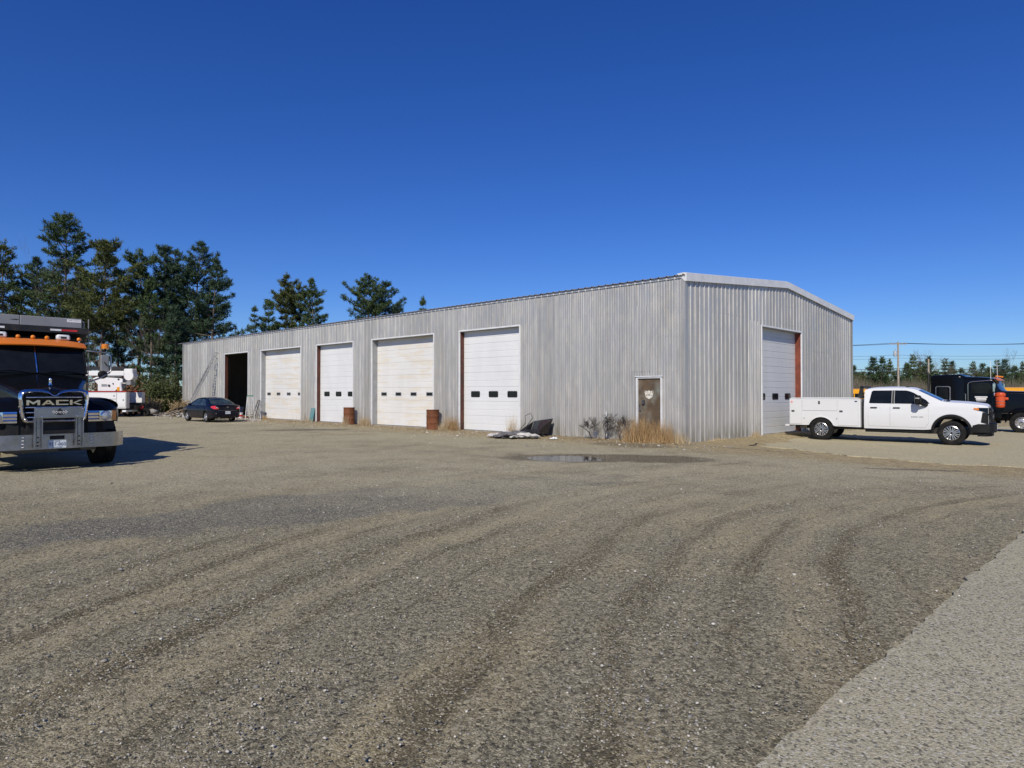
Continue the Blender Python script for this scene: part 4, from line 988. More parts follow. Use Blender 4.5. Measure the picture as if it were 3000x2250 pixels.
# ================================================================== black dump truck
def dump_truck():
    ya = PH; fw = Vector((math.sin(ya), -math.cos(ya))); o = Vector((-9.44, 13.92))
    T = empty('dump_truck', (o.x, o.y, 0), math.atan2(fw.y, fw.x)); tag(T, 'black dump truck with orange visor and polished front bumper facing the yard', 'dump truck')
    ar = lambda a, b: sorted((a, b))
    # ---- bumper of polished plate, swept back at its ends, with a slot behind the plate
    plan = [(-.30, -1.30), (-.10, -1.15), (-.012, -1.0), (0, -.85), (0, .85), (-.012, 1.0), (-.10, 1.15), (-.30, 1.30)]
    def strip(mb, y0, y1, z0, z1):
        pts = [p for p in plan if y0 < p[1] < y1]
        f_ = lambda y: float(np.interp(y, [p[1] for p in plan], [p[0] for p in plan]))
        pts = [(f_(y0), y0)] + pts + [(f_(y1), y1)]
        fr = [[(x, y, z0) for x, y in pts], [(x, y, z1) for x, y in pts], [(x - .045, y, z1 + .0) for x, y in pts], [(x - .045, y, z0) for x, y in pts]]
        mb.grid(fr + [fr[0]])
        for k in (0, -1): mb.add([r[k] for r in fr], [(0, 1, 2, 3)])
    mb = MB(); strip(mb, -1.30, -.14, .45, .755); strip(mb, -.14, .12, .45, .645); strip(mb, -.14, .12, .722, .755); strip(mb, .12, 1.30, .45, .755)
    bmp = mb.build('front_bumper', 'stainless', T, smooth=30)
    MB().box(-.30, -.06, -.16, .14, .63, .74).build('bumper_slot', 'ink_black', T)
    for y in (-.60, .60):
        for z in (.50, .565, .63, .695): MB().lathe([(0, .02), (.012, .017), (.018, .008), (.019, -.002)], 10, 'x', Matrix.Translation((.001, y, z))).build('bumper_bolt', 'chrome', bmp, smooth=50)
    plate(T, frame_mat((.006, -.01, .545), (0, 1, 0)), '957-860', 'MAINE', 'APPORTIONED', .315, .16)
    # ---- plow mounting frame
    for y in (-.36, .36):
        ch = MB(); ch.box(.03, .05, y - .075, y + .075, .49, 1.10)
        ch.box(.05, .13, y - .075, y - .055, .49, 1.10); ch.box(.05, .13, y + .055, y + .075, .49, 1.10); ch.box(.051, .085, y - .018, y + .018, .50, 1.09)
        c_ = ch.build('mount_channel', 'stainless', T)
        for z in (.53, .60, .70): MB().lathe([(0, .004), (.017, .003), (.017, -.003)], 10, 'x', Matrix.Translation((.089, y, z))).build('pin_hole', 'ink_black', c_)
    MB().cbox(.131, .155, -.435, .435, 1.09, 1.305, .006).build('mount_plate', 'stainless', T)
    for y, z in ((-.40, 1.28), (.40, 1.28), (-.31, 1.125), (.31, 1.125)): MB().lathe([(0, .014), (.014, .010), (.017, 0)], 10, 'x', Matrix.Translation((.155, y, z))).build('mount_bolt', 'chrome', T, smooth=50)
    # crossed-flag emblem on the mount plate
    em = MB().prism([(-.14, 1.215), (-.11, 1.245), (-.05, 1.235), (0, 1.30), (.05, 1.235), (.11, 1.245), (.14, 1.215), (.10, 1.175), (.05, 1.16), (0, 1.15), (-.05, 1.16), (-.10, 1.175)], .1555, .158, 'x').build('emblem', 'ink_black', T)
    ck = MB()
    for i in range(4):
        for j in range(3):
            for sgn in (-1, 1):
                if (i + j) % 2 == 0:
                    y = sgn * (.055 + i * .02); z = 1.178 + j * .02 + i * .003; ck.box(.1582, .1592, *sorted((y, y + sgn * .018)), z, z + .018)
    tag(ck.build('emblem_checks', 'ink_white', em), kind='stuff')
    text_obj('emblem_letters', 'MD', .06, 'ink_white', em, frame_mat((.160, 0, 1.205), (0, 1, 0)), .001, sx=1.1)
    # ---- hood: loft from the grille back to the windscreen
    hx = [-.33, -.42, -.6, -.9, -1.2, -1.5, -1.8, -2.02]; hw = [.585, .60, .62, .67, .74, .82, .92, .99]; hz = [1.60, 1.66, 1.71, 1.77, 1.84, 1.91, 1.98, 2.03]; hr = [.10, .12, .13, .13, .12, .12, .11, .11]
    rows = []
    for x in np.linspace(-.33, -2.02, 18):
        w_, z_, r_ = (float(np.interp(-x, [-q for q in hx], v)) for v in (hw, hz, hr)); ring = []
        for z in (.98, 1.25, z_ - .22): ring.append((x, w_ + (.02 if z < 1.1 else 0), z))
        for a in np.linspace(0, math.pi / 2, 7): ring.append((x, w_ - .16 + .16 * math.cos(a), z_ - .10 + .10 * math.sin(a) - .06))
        for f_ in (.75, .5, .25, 0): ring.append((x, (w_ - .16) * f_, z_ - .06 + .075 * (1 - f_ * f_) + (.02 if f_ == 0 else 0)))
        rows.append(ring + [(a, -b, c) for a, b, c in ring[-2::-1]])
    hd = MB().grid(rows); hd.add(rows[0], [tuple(range(len(rows[0])))]); hood = hd.build('hood', 'paint_black', T, smooth=35)
    # grille opening with its polished surround
    half = [(0, 1.565), (.05, 1.585), (.12, 1.64), (.22, 1.672), (.36, 1.685), (.50, 1.68), (.585, 1.65), (.62, 1.58), (.622, 1.45), (.60, 1.20), (.56, 1.02), (.50, .975), (0, .975)]
    inn = [(0, 1.525), (.05, 1.54), (.12, 1.575), (.22, 1.60), (.36, 1.605), (.46, 1.60), (.515, 1.575), (.54, 1.52), (.54, 1.44), (.52, 1.22), (.49, 1.09), (.45, 1.05), (0, 1.05)]
    full = lambda h_: h_ + [(-y, z) for y, z in h_[-2:0:-1]]
    A, B = full(half), full(inn); n = len(A); Mi = [((a[0] + b[0]) / 2, (a[1] + b[1]) / 2) for a, b in zip(A, B)]
    rws = [[(-.36, *p) for p in A], [(-.27, *p) for p in A], [(-.235, *p) for p in Mi], [(-.275, *p) for p in B], [(-.36, *p) for p in B]]
    MB().grid(rws, closed=True).build('grille_surround', 'chrome', T, smooth=60)
    MB().prism([(y, z) for y, z in Mi], -.37, -.345, 'x').build('grille_mesh', 'ink_black', T)
    for z, w_ in ((1.515, .50), (1.305, .51), (1.20, .50), (1.10, .475)):
        MB().tube([(-.29, -w_, z), (-.28, -w_ + .02, z), (-.28, w_ - .02, z), (-.29, w_, z)], [.008, .014, .014, .008], 10).build('grille_bar', 'chrome', T, smooth=50)
    # four polished block capitals across the grille
    def cap(polys, y):
        mb = MB()
        for q in polys: mb.prism([(y + a * .235 - .1175, 1.352 + b * .105) for a, b in q], -.315, -.288, 'x')
        tag(mb.build('grille_letter', 'chrome', T), kind='stuff')
    cap([[(0, 0), (.2, 0), (.2, 1), (0, 1)], [(.2, 1), (.2, .62), (.5, .12), (.5, .55)], [(.8, 1), (.5, .55), (.5, .12), (.8, .62)], [(.8, 0), (1, 0), (1, 1), (.8, 1)]], -.375)
    cap([[(0, 0), (.22, 0), (.62, 1), (.40, 1)], [(.62, 1), (.40, 1), (.78, 0), (1, 0)], [(.25, .2), (.77, .2), (.70, .4), (.32, .4)]], -.115)
    cap([[(0, 0), (.2, 0), (.2, 1), (0, 1)], [(.2, .78), (.95, .78), (.95, 1), (.2, 1)], [(.2, 0), (.95, 0), (.95, .22), (.2, .22)]], .14)
    cap([[(0, 0), (.2, 0), (.2, 1), (0, 1)], [(.2, .42), (.72, 1), (1, 1), (.36, .42)], [(.2, .42), (.40, .52), (1, 0), (.70, 0)]], .39)
    # ornament on the hood: a small polished upright figure on a base
    orn = MB().lathe([(0, 0), (.035, 0), (.03, .02), (.02, .05), (.026, .075), (.022, .10), (.028, .125), (.02, .15), (0, .158)], 12, 'z', Matrix.Translation((-.72, 0, 1.775))); orn.build('hood_ornament', 'chrome', T, smooth=60)
    # ---- fenders, lamp panels, wheels
    for s in (-1, 1):
        rows = []
        cur = [(-.50, .98), (-.46, 1.10), (-.46, 1.22), (-.50, 1.32), (-.60, 1.42), (-.75, 1.485), (-.95, 1.51), (-1.15, 1.49), (-1.35, 1.42), (-1.52, 1.30), (-1.63, 1.13), (-1.68, .95), (-1.70, .80)]
        pts = []
        for i in range(len(cur) - 1):
            for k in range(3): pts.append(tuple(np.array(cur[i]) + (np.array(cur[i + 1]) - np.array(cur[i])) * k / 3))
        pts.append(cur[-1])
        for x, z in pts:
            cx, cz = -1.05, .85; dx, dz = x - cx, z - cz; L = math.hypot(dx, dz); ux, uz = dx / L, dz / L; r_ = []
            for y, d in ((.56, .02), (.80, .0), (1.00, -.005), (1.12, -.02), (1.22, -.05), (1.29, -.095), (1.335, -.15), (1.345, -.22)):
                sweep = max(0, y - .9) * -.45 if x > -.75 else 0
                r_.append((x + ux * d + sweep, s * y, z + uz * d))
            rows.append(r_)
        fd = MB().grid(rows).build('fender', 'paint_black', T, smooth=40)
        MB().box(-1.62, -.55, *ar(s * .62, s * 1.19), .80, 1.22).build('wheel_well', 'ink_black', T)
        # black apron below the lamp panel, carried lower to shade the tyre
        MB().add([(-.40, s * .60, .56), (-.68, s * 1.22, .60), (-.66, s * 1.22, .985), (-.40, s * .60, .985), (-.55, s * .60, .56), (-.80, s * 1.20, .60), (-.80, s * 1.20, .985), (-.55, s * .60, .985)], [(0, 1, 2, 3), (4, 5, 6, 7), (0, 1, 5, 4), (3, 2, 6, 7), (1, 2, 6, 5), (0, 3, 7, 4)]).build('lower_apron', 'black_plastic', T)
        # lamp panel: polished, stepped louvres inboard, round lamp, amber marker outboard
        lx = lambda y: -.385 - .30 * max(0, (abs(y) - .62)) ** 1.0 * .62 - .14 * max(0, abs(y) - 1.05) * 3
        pr = [(.98, -.01), (.985, .02), (1.02, .02), (1.035, -.005), (1.055, .02), (1.085, .02), (1.10, -.005), (1.12, .02), (1.155, .02), (1.17, -.005), (1.19, .02), (1.215, .015), (1.22, -.02)]
        rows = [[(lx(y) + d, s * y, z) for z, d in pr] for y in (.635, .70, .80, .86)]
        lp = MB().grid(rows).build('lamp_panel', 'chrome', T, smooth=30)
        rows = [[(lx(y) + d, s * y, z) for z, d in ((.98, -.02), (.985, .015), (1.10, .02), (1.21, .015), (1.22, -.02))] for y in (.861, .95, 1.05, 1.135)]
        MB().grid(rows).build('lamp_bezel', 'chrome', lp, smooth=30)
        yc = .99; an = math.atan2(.19, 1)
        Mh = Matrix.Translation((lx(yc) + .012, s * yc, 1.10)) @ Matrix.Rotation(s * .19, 4, 'Z')
        hl = MB().lathe([(.112, 0), (.112, .02), (.102, .026), (.098, .014)], 28, 'x', Mh).build('headlight', 'chrome', T, smooth=40)
        MB().lathe([(.098, .012), (.07, .026), (.03, .034), (0, .036)], 24, 'x', Mh).build('headlight_lens', 'lamp_glass', hl, smooth=60)
        MB().add([(lx(1.14) + .02, s * 1.14, .99), (lx(1.235) + .0, s * 1.235, .995), (lx(1.235) + .0, s * 1.235, 1.205), (lx(1.14) + .02, s * 1.14, 1.215), (lx(1.14) - .05, s * 1.14, .99), (lx(1.235) - .1, s * 1.24, .995), (lx(1.235) - .1, s * 1.24, 1.205), (lx(1.14) - .05, s * 1.14, 1.215)],
                 [(0, 1, 2, 3), (4, 5, 6, 7), (0, 1, 5, 4), (1, 2, 6, 5), (2, 3, 7, 6), (3, 0, 4, 7)]).build('turn_signal', 'amber', T)
        wheel(T, (-1.05, s * 1.06, .525), .525, .40, .285, 'steel10', s)
        for x in (-6.2, -7.55):
            wheel(T, (x, s * .98, .52), .52, .28, .285, 'dual', s)
        MB().box(-2.0, -1.98, *ar(s * .75, s * 1.2), .25, .95).build('mud_flap', 'rubber', T)
        # ---- mirror, its loop arm and the beacon
        arm = MB().tube([(-2.35, s * 1.06, 2.63), (-2.25, s * 1.30, 2.615), (-2.24, s * 1.49, 2.60), (-2.23, s * 1.555, 2.54), (-2.22, s * 1.56, 2.35), (-2.21, s * 1.56, 2.16), (-2.2, s * 1.52, 2.10), (-2.12, s * 1.30, 1.97), (-2.02, s * 1.02, 1.86)], .019, 10)
        am = arm.build('mirror_arm', 'stainless', T, smooth=50)
        mr = MB().cbox(-2.26, -2.17, *ar(s * 1.33, s * 1.505), 2.12, 2.535, .012).build('mirror', 'grey_steel', T)
        MB().tube([(-2.165, s * 1.40, 2.37), (-2.162, s * 1.44, 2.31), (-2.165, s * 1.47, 2.27)], .012, 6).build('mirror_bracket', 'ink_black', mr)
        MB().lathe([(0, .05), (.07, .045), (.10, .025), (.105, -.03), (0, -.04)], 20, 'x', Matrix.Translation((-2.2, s * 1.38, 2.06))).build('convex_mirror', 'black_plastic', T, smooth=50)
        MB().tube([(-2.25, s * 1.44, 2.61), (-2.25, s * 1.44, 2.69)], .022, 8).build('beacon_post', 'black_plastic', T)
        b_ = MB().lathe([(.075, 2.69), (.085, 2.70), (.085, 2.72), (.078, 2.725), (.082, 2.76), (.078, 2.80), (.06, 2.815), (0, 2.82)], 20, 'z', Matrix.Translation((-2.25, s * 1.44, 0))).build('beacon', 'amber', T, smooth=40)
    # ---- cab
    cab = MB(); rows = []
    for x, z0, z1, w_ in ((-2.02, 1.0, 2.04, 1.0), (-2.10, 1.0, 2.10, 1.02), (-2.42, 1.0, 2.74, 1.05), (-2.50, 1.0, 2.84, 1.05), (-2.7, 1.0, 2.88, 1.05), (-3.55, 1.0, 2.90, 1.05)):
        ring = [(x, w_, z0), (x, w_, 1.6), (x, w_ - .0, min(z1 - .08, 2.05)), (x, w_ - .02, z1 - .10), (x, w_ - .10, z1 - .02), (x, w_ * .5, z1 + .015)]
        rows.append(ring + [(x, 0, z1 + .025)] + [(a, -b, c) for a, b, c in ring[::-1]])
    cab.grid(rows)
    for r in (rows[0], rows[-1]): cab.add(r, [tuple(range(len(r)))])
    cab.build('cab', 'paint_black', T, smooth=30)
    # two-piece windscreen, bowed in plan
    wx = lambda y, q: -1.985 - .36 * q - .10 * (y / 1.0) ** 2 + .02
    for s in (-1, 1):
        rows = [[(wx(y, q), s * y * (1 - .0 * q), 2.065 + .635 * q) for q in np.linspace(0, 1, 5)] for y in np.linspace(.018, .985, 10)]
        MB().grid(rows).build('windscreen', 'glass_dark', T, smooth=40)
        MB().add([(-2.22, s * 1.056, 2.10), (-3.2, s * 1.058, 2.06), (-3.2, s * 1.058, 2.66), (-2.46, s * 1.056, 2.66)], [(0, 1, 2, 3)]).build('side_window', 'glass_dark', T)
        MB().tube([(wx(.2, .0) + .02, s * .16, 2.09), (wx(.45, .12) + .03, s * .50, 2.13), (wx(.8, .06) + .03, s * .84, 2.10)], .009, 6).build('wiper', 'black_plastic', T)
        MB().tube([(wx(1.0, 0) + .01, s * .99, 2.06), (wx(1.0, .5) + .01, s * .995, 2.38), (wx(1.0, 1) + .01, s * 1.0, 2.72)], .03, 8).build('screen_pillar', 'paint_black', T)
    MB().tube([(wx(0, .02) + .012, 0, 2.07), (wx(0, 1) + .012, 0, 2.70)], .017, 8).build('screen_divider', 'chrome', T, smooth=40)
    # roof line above the screen and the orange visor
    rows = []
    for y in np.linspace(-1.06, 1.06, 25):
        q = 1 - abs(y / 1.06) ** 5 * .45; e = (abs(y) / 1.06) ** 2
        rows.append([(-2.46 - .10 * e, y, 2.70), (-2.14 - .20 * e, y, 2.70 - .03 * e), (-2.13 - .20 * e, y, 2.725 - .03 * e), (-2.36 - .12 * e, y, 2.725 + .135 * q), (-2.55 - .10 * e, y, 2.75 + .135 * q)])
    vs_ = MB().grid(rows)
    vs_.build('sun_visor', 'paint_orange', T, smooth=40)
    for y in (-.95, -.28, 0, .28, .95):
        k = MB().lathe([(0, .085), (.03, .08), (.045, .06), (.048, .035), (.04, .015), (.03, 0)], 14, 'x', Matrix.Translation((-2.50 - .10 * abs(y), y, 2.915)))
        k.build('roof_marker', 'amber', T, smooth=50)
        MB().cbox(-2.52 - .10 * abs(y), -2.44 - .10 * abs(y), y - .02, y + .02, 2.84, 2.872, .004).build('marker_base', 'chrome', T)
    for y in (-.62, .62):
        wl_ = MB().cbox(-2.64, -2.50, y - .14, y + .14, 2.875, 3.01, .03).build('work_lamp', 'white_plastic', T, smooth=40)
        MB().cbox(-2.499, -2.494, y - .06, y + .06, 2.915, 2.96, .002).build('lamp_print', 'ink_black', wl_)
    MB().box(-3.9, -.42, -.80, .80, .36, .98).build('underbody_light_block', 'ink_black', T)  # black mass added under hood and cab to block light
    MB().box(-9.0, -.35, -.48, .48, .72, .98).build('frame_rails', 'black_steel', T)
    MB().tube([(-1.05, -1.0, .525), (-1.05, 1.0, .525)], .08, 8).build('front_axle', 'black_steel', T)
    for x in (-6.2, -7.55): MB().tube([(x, -1.0, .52), (x, 1.0, .52)], .1, 8).build('rear_axle', 'black_steel', T)
    for s in (-1, 1): MB().lathe([(0, -3.9), (.30, -3.9), (.32, -3.86), (.32, -2.65), (.30, -2.6), (0, -2.6)], 20, 'x', Matrix.Translation((0, s * .86, .80))).build('fuel_tank', 'stainless', T, smooth=40)
    # ---- dump body with cab shield and tarp housing
    bd = MB(); bd.prism([(-3.62, 1.25), (-3.62, 3.05), (-3.05, 3.10), (-3.05, 3.22), (-8.9, 3.22), (-9.1, 1.25)], -1.24, -1.16, 'y'); bd.prism([(-3.62, 1.25), (-3.62, 3.05), (-3.05, 3.10), (-3.05, 3.22), (-8.9, 3.22), (-9.1, 1.25)], 1.16, 1.24, 'y')
    bd.box(-3.70, -3.62, -1.16, 1.16, 1.25, 3.2); bd.box(-9.05, -3.62, -1.16, 1.16, 1.25, 1.33); bd.box(-9.02, -8.94, -1.16, 1.16, 1.25, 3.0); bd.build('dump_box', 'black_steel', T)
    sh_ = MB(); sh_.prism([(-3.62, 3.0), (-3.02, 3.09), (-3.02, 3.225), (-3.62, 3.24)], -1.27, 1.27, 'y'); shd = sh_.build('cab_shield', 'black_steel', T)
    for y0, y1, m_ in ((.45, .68, 'ink_white'), (.682, 1.02, 'ink_red'), (-1.02, -.682, 'ink_red'), (-.68, -.45, 'ink_white')):
        MB().box(-3.0195, -3.017, y0, y1, 3.135, 3.18).build('reflective_tape', m_, shd)
    th = MB(); th.cbox(-3.30, -3.03, -1.16, -.16, 3.228, 3.465, .012).build('tarp_housing', 'tarp_housing', T); t2 = MB().cbox(-3.30, -3.03, -.155, 1.12, 3.228, 3.465, .012).build('tarp_housing', 'tarp_housing', T)
    for y in (.0,): pass
    lb = MB().box(-3.0295, -3.027, .80, 1.10, 3.37, 3.44).build('maker_label', 'ink_white', t2)
    text_obj('label_print', 'SMART COVER II', .032, 'ink_black', lb, frame_mat((-3.0265, .95, 3.41), (0, 1, 0)), .0005)
    MB().prism([(-.36, 3.352), (-.30, 3.362), (-.24, 3.366), (-.18, 3.36), (-.18, 3.352), (-.24, 3.344)], -3.03, -3.026, 'x').build('housing_latch', 'ink_black', T)
    MB().tube([(-3.15, 1.13, 3.42), (-3.15, 1.18, 3.40), (-3.15, 1.20, 3.33), (-3.15, 1.17, 3.26)], .02, 8).build('tarp_crank', 'grey_steel', T)
    MB().tube([(-3.3, 1.33, 1.0), (-3.3, 1.33, 3.5)], .012, 6).build('whip_aerial', 'grey_steel', T)
    return T
dump_truck()

# ================================================================== black tractor with a sleeper
def tractor():
    fw = -TD; o = Vector((26.0, 34.1)) + SD * .95
    T = empty('semi_tractor', (o.x, o.y, -.44), math.atan2(fw.y, fw.x)); tag(T, 'black long-nose semi tractor with sleeper and red air cleaner behind the pickup', 'truck')
    # sleeper box with rounded shoulders and a sloping front of its roof
    def box_loft(name, st, mat, smooth=35):
        rows = []
        for x, z0, z1, w_, r_ in st:
            ring = [(x, w_, z0)] + [(x, w_ - r_ + r_ * math.cos(a), z1 - r_ + r_ * math.sin(a)) for a in np.linspace(0, math.pi / 2, 6)]
            rows.append(ring + [(x, 0, z1 + .02)] + [(a, -b, c) for a, b, c in ring[::-1]])
        mb = MB().grid(rows)
        for r in (rows[0], rows[-1]): mb.add(r, [tuple(range(len(r)))])
        return mb.build(name, mat, T, smooth=smooth)
    box_loft('sleeper', [(-3.98, .9, 2.96, 1.18, .1), (-3.93, .9, 3.02, 1.20, .14), (-2.75, .9, 3.05, 1.20, .16), (-2.62, .9, 3.03, 1.19, .18), (-2.50, .9, 2.98, 1.14, .2), (-2.44, .9, 2.94, 1.08, .2)], 'paint_black')
    box_loft('cab', [(-2.43, .75, 2.92, 1.05, .18), (-1.9, .75, 2.90, 1.05, .18), (-1.45, .75, 2.86, 1.04, .16), (-1.20, .75, 2.80, 1.03, .14), (-.95, .75, 2.25, 1.0, .08), (-.85, .75, 2.16, .98, .06)], 'paint_black')
    box_loft('hood', [(-.86, 1.0, 2.15, .93, .14), (-.2, 1.0, 2.13, .84, .15), (.4, 1.0, 2.11, .74, .16), (1.0, 1.0, 2.06, .62, .16), (1.18, 1.0, 2.03, .58, .14)], 'paint_black')
    for s in (-1, 1):
        rows = []
        for a in np.linspace(math.pi + .15, -.25, 26):
            x, z = .70 * math.cos(a), .62 + .70 * math.sin(a) * .95; rows.append([(x, s * y, z + d) for y, d in ((.6, .02), (.95, .02), (1.10, 0), (1.18, -.05), (1.20, -.12))])
        MB().grid(rows).build('fender', 'paint_black', T, smooth=45)
        MB().box(-.45, .45, *sorted((s * .5, s * .8)), .5, 1.2).build('wheel_well', 'ink_black', T)
        wheel(T, (0, s * 1.03, .525), .525, .29, .29, 'steel10', s)
        for x in (-5.2, -6.5): wheel(T, (x, s * .98, .52), .52, .28, .29, 'dual', s)
        # sleeper window, door outline, door glass
        wo = rrect(-3.76, -3.06, 1.62, 2.42, .09); wi = rrect(-3.72, -3.10, 1.66, 2.38, .07)
        rr_ = [[(x, s * 1.2005, z) for x, z in wo], [(x, s * 1.215, z) for x, z in wo], [(x, s * 1.215, z) for x, z in wi], [(x, s * 1.2005, z) for x, z in wi]]
        MB().grid(rr_, closed=True).build('locker_frame', 'chrome', T)
        MB().prism(rrect(-3.62, -3.18, 1.76, 2.32, .05), *sorted((s * 1.2, s * 1.206)), 'y').build('sleeper_window', 'glass_dark', T)
        MB().tube([(-2.30, s * 1.06, .95), (-2.30, s * 1.06, 2.52), (-2.24, s * 1.06, 2.62), (-2.1, s * 1.05, 2.66), (-1.30, s * 1.045, 2.72)], .016, 6).build('door_trim', 'chrome', T)
        MB().tube([(-2.40, s * 1.12, 1.1), (-2.40, s * 1.12, 2.0), (-2.46, s * 1.1, 2.02)], .018, 8).build('grab_handle', 'chrome', T)
        MB().prism([(-2.15, 2.06), (-1.25, 2.00), (-1.12, 2.08), (-1.36, 2.58), (-2.15, 2.58)], *sorted((s * 1.045, s * 1.056)), 'y').build('door_window', 'glass_dark', T)
        mb = MB(); mb.tube([(-1.2, s * 1.0, 2.62), (-1.1, s * 1.42, 2.60), (-1.1, s * 1.42, 1.95), (-1.1, s * 1.0, 1.92)], .016, 8); mb.build('mirror_arm', 'chrome', T)
        MB().cbox(-1.16, -1.06, *sorted((s * 1.32, s * 1.52)), 2.12, 2.56, .02).build('mirror', 'chrome', T)
        MB().lathe([(0, .05), (.09, .03), (.10, 0), (0, -.02)], 16, 'x', Matrix.Translation((-1.1, s * 1.42, 1.98))).build('spot_mirror', 'chrome', T, smooth=50)
        # red air cleaner canister with polished bands
        ac = MB().lathe([(0, 1.30), (.16, 1.30), (.20, 1.36), (.205, 1.40), (.205, 1.86), (.20, 1.88), (.23, 1.90), (.235, 1.98), (.21, 2.04), (.12, 2.08), (0, 2.09)], 24, 'z', Matrix.Translation((-.88, s * 1.17, 0))).build('air_cleaner', 'paint_air_cleaner', T, smooth=40)
        for z in (1.46, 1.62): MB().lathe([(.206, z - .012), (.212, z - .01), (.212, z + .01), (.206, z + .012)], 24, 'z', Matrix.Translation((-.88, s * 1.17, 0))).build('canister_band', 'chrome', ac)
        MB().tube([(-.88, s * 1.15, 1.75), (-.6, s * .95, 1.75)], .08, 10).build('intake_pipe', 'paint_air_cleaner', T)
        MB().lathe([(0, -2.4), (.30, -2.4), (.31, -2.35), (.31, -1.2), (.30, -1.15), (0, -1.15)], 20, 'x', Matrix.Translation((0, s * .88, .72))).build('fuel_tank', 'black_steel', T, smooth=40)
        MB().cbox(.45, .60, *sorted((s * .78, s * .84)), 1.62, 1.70, .01).build('hood_marker', 'amber', T)
    MB().tube([(-4.10, -1.05, .9), (-4.12, -1.05, 3.1), (-4.18, -1.05, 3.2)], .06, 12).build('exhaust_stack', 'black_steel', T, smooth=50)
    rows = [[(-.93 - .24 * q - .05 * (y / .95) ** 2, y, 2.20 + .55 * q) for q in np.linspace(0, 1, 4)] for y in np.linspace(-.95, .95, 12)]
    MB().grid(rows).build('windscreen', 'glass_sky', T, smooth=40)
    rows = [[(-1.22, y, 2.76), (-.90 - .1 * y * y, y, 2.70), (-.90 - .1 * y * y, y, 2.73), (-1.2, y, 2.87)] for y in np.linspace(-1.06, 1.06, 14)]
    MB().grid(rows).build('sun_visor', 'paint_orange', T, smooth=40)
    for y in (-.9, -.3, 0, .3, .9): MB().lathe([(0, .08), (.04, .06), (.045, 0)], 10, 'x', Matrix.Translation((-1.1, y, 2.92))).build('roof_marker', 'amber', T)
    for y in (-1.0, 1.0): MB().tube([(-1.3, y, 2.8), (-1.32, y, 3.75)], .012, 6).build('whip_aerial', 'white_plastic', T)
    M = frame_mat((-1.72, -1.0535, 1.84), (1, 0, 0))
    for i, (z, w_, h_) in enumerate(((1.84, .55, .07), (1.74, .46, .09), (1.64, .42, .03))): MB().box(-1.72 - w_ / 2, -1.72 + w_ / 2, -1.0565, -1.0535, z - h_ / 2, z + h_ / 2).build('door_sign', 'ink_white', T)
    MB().cbox(1.18, 1.24, -.56, .56, .95, 1.98, .02).build('grille', 'chrome', T)
    MB().cbox(1.30, 1.45, -1.2, 1.2, .42, .80, .03).build('front_bumper', 'chrome', T)
    MB().box(-7.3, 1.25, -.45, .45, .60, .95).build('frame_rails', 'black_steel', T)
    return T
tractor()

# ================================================================== school buses
def bus(x0, y0, heading, label):
    T = empty('school_bus', (x0, y0, gz(x0, y0)), heading); tag(T, label, 'bus', 'school buses beyond the yard')
    prof = [(1.2, .55), (1.22, 1.6), (1.22, 2.55), (1.15, 2.85), (.95, 3.02), (.5, 3.10), (0, 3.12)]; prof = prof + [(-y, z) for y, z in prof[-2::-1]]
    MB().grid([[(x, y, z) for y, z in prof] for x in (-5.2, 3.6)]).add([(-5.2, y, z) for y, z in prof], [tuple(range(len(prof)))]).add([(3.6, y, z) for y, z in prof], [tuple(range(len(prof)))]).build('body', 'paint_bus', T, smooth=35)
    MB().cbox(3.6, 5.0, -1.05, 1.05, .6, 1.65, .12).build('hood', 'paint_bus', T)
    for s in (-1, 1):
        for k in range(11):
            x = -4.95 + k * .76; MB().cbox(x, x + .62, *sorted((s * 1.2, s * 1.236)), 1.72, 2.42, .01).build('window', 'glass_dark', T)
        for z in (1.05, 1.45): MB().box(-5.2, 3.6, *sorted((s * 1.2, s * 1.235)), z - .03, z + .03).build('rub_rail', 'ink_black', T)
        wheel(T, (-3.2, s * 1.0, .5), .5, .3, .28, 'steel10', s); wheel(T, (3.6, s * 1.0, .5), .5, .3, .28, 'steel10', s)
    MB().box(3.59, 3.63, -1.0, 1.0, 1.7, 2.5).build('windshield', 'glass_dark', T); MB().box(-5.24, -5.19, -.8, .8, 1.6, 2.4).build('rear_window', 'glass_dark', T)
    MB().box(-5.1, 4.9, -.8, .8, .4, .7).build('chassis', 'black_steel', T)
    return T
b_ = bus(53.0, 71.0, R(4), 'yellow school bus seen over the hood of the black semi tractor')
c_ = copy_tree(b_); c_.location = (52.5, 96, gz(52.5, 96)); c_['label'] = 'yellow school bus seen between the warehouse and the white pickup cab'

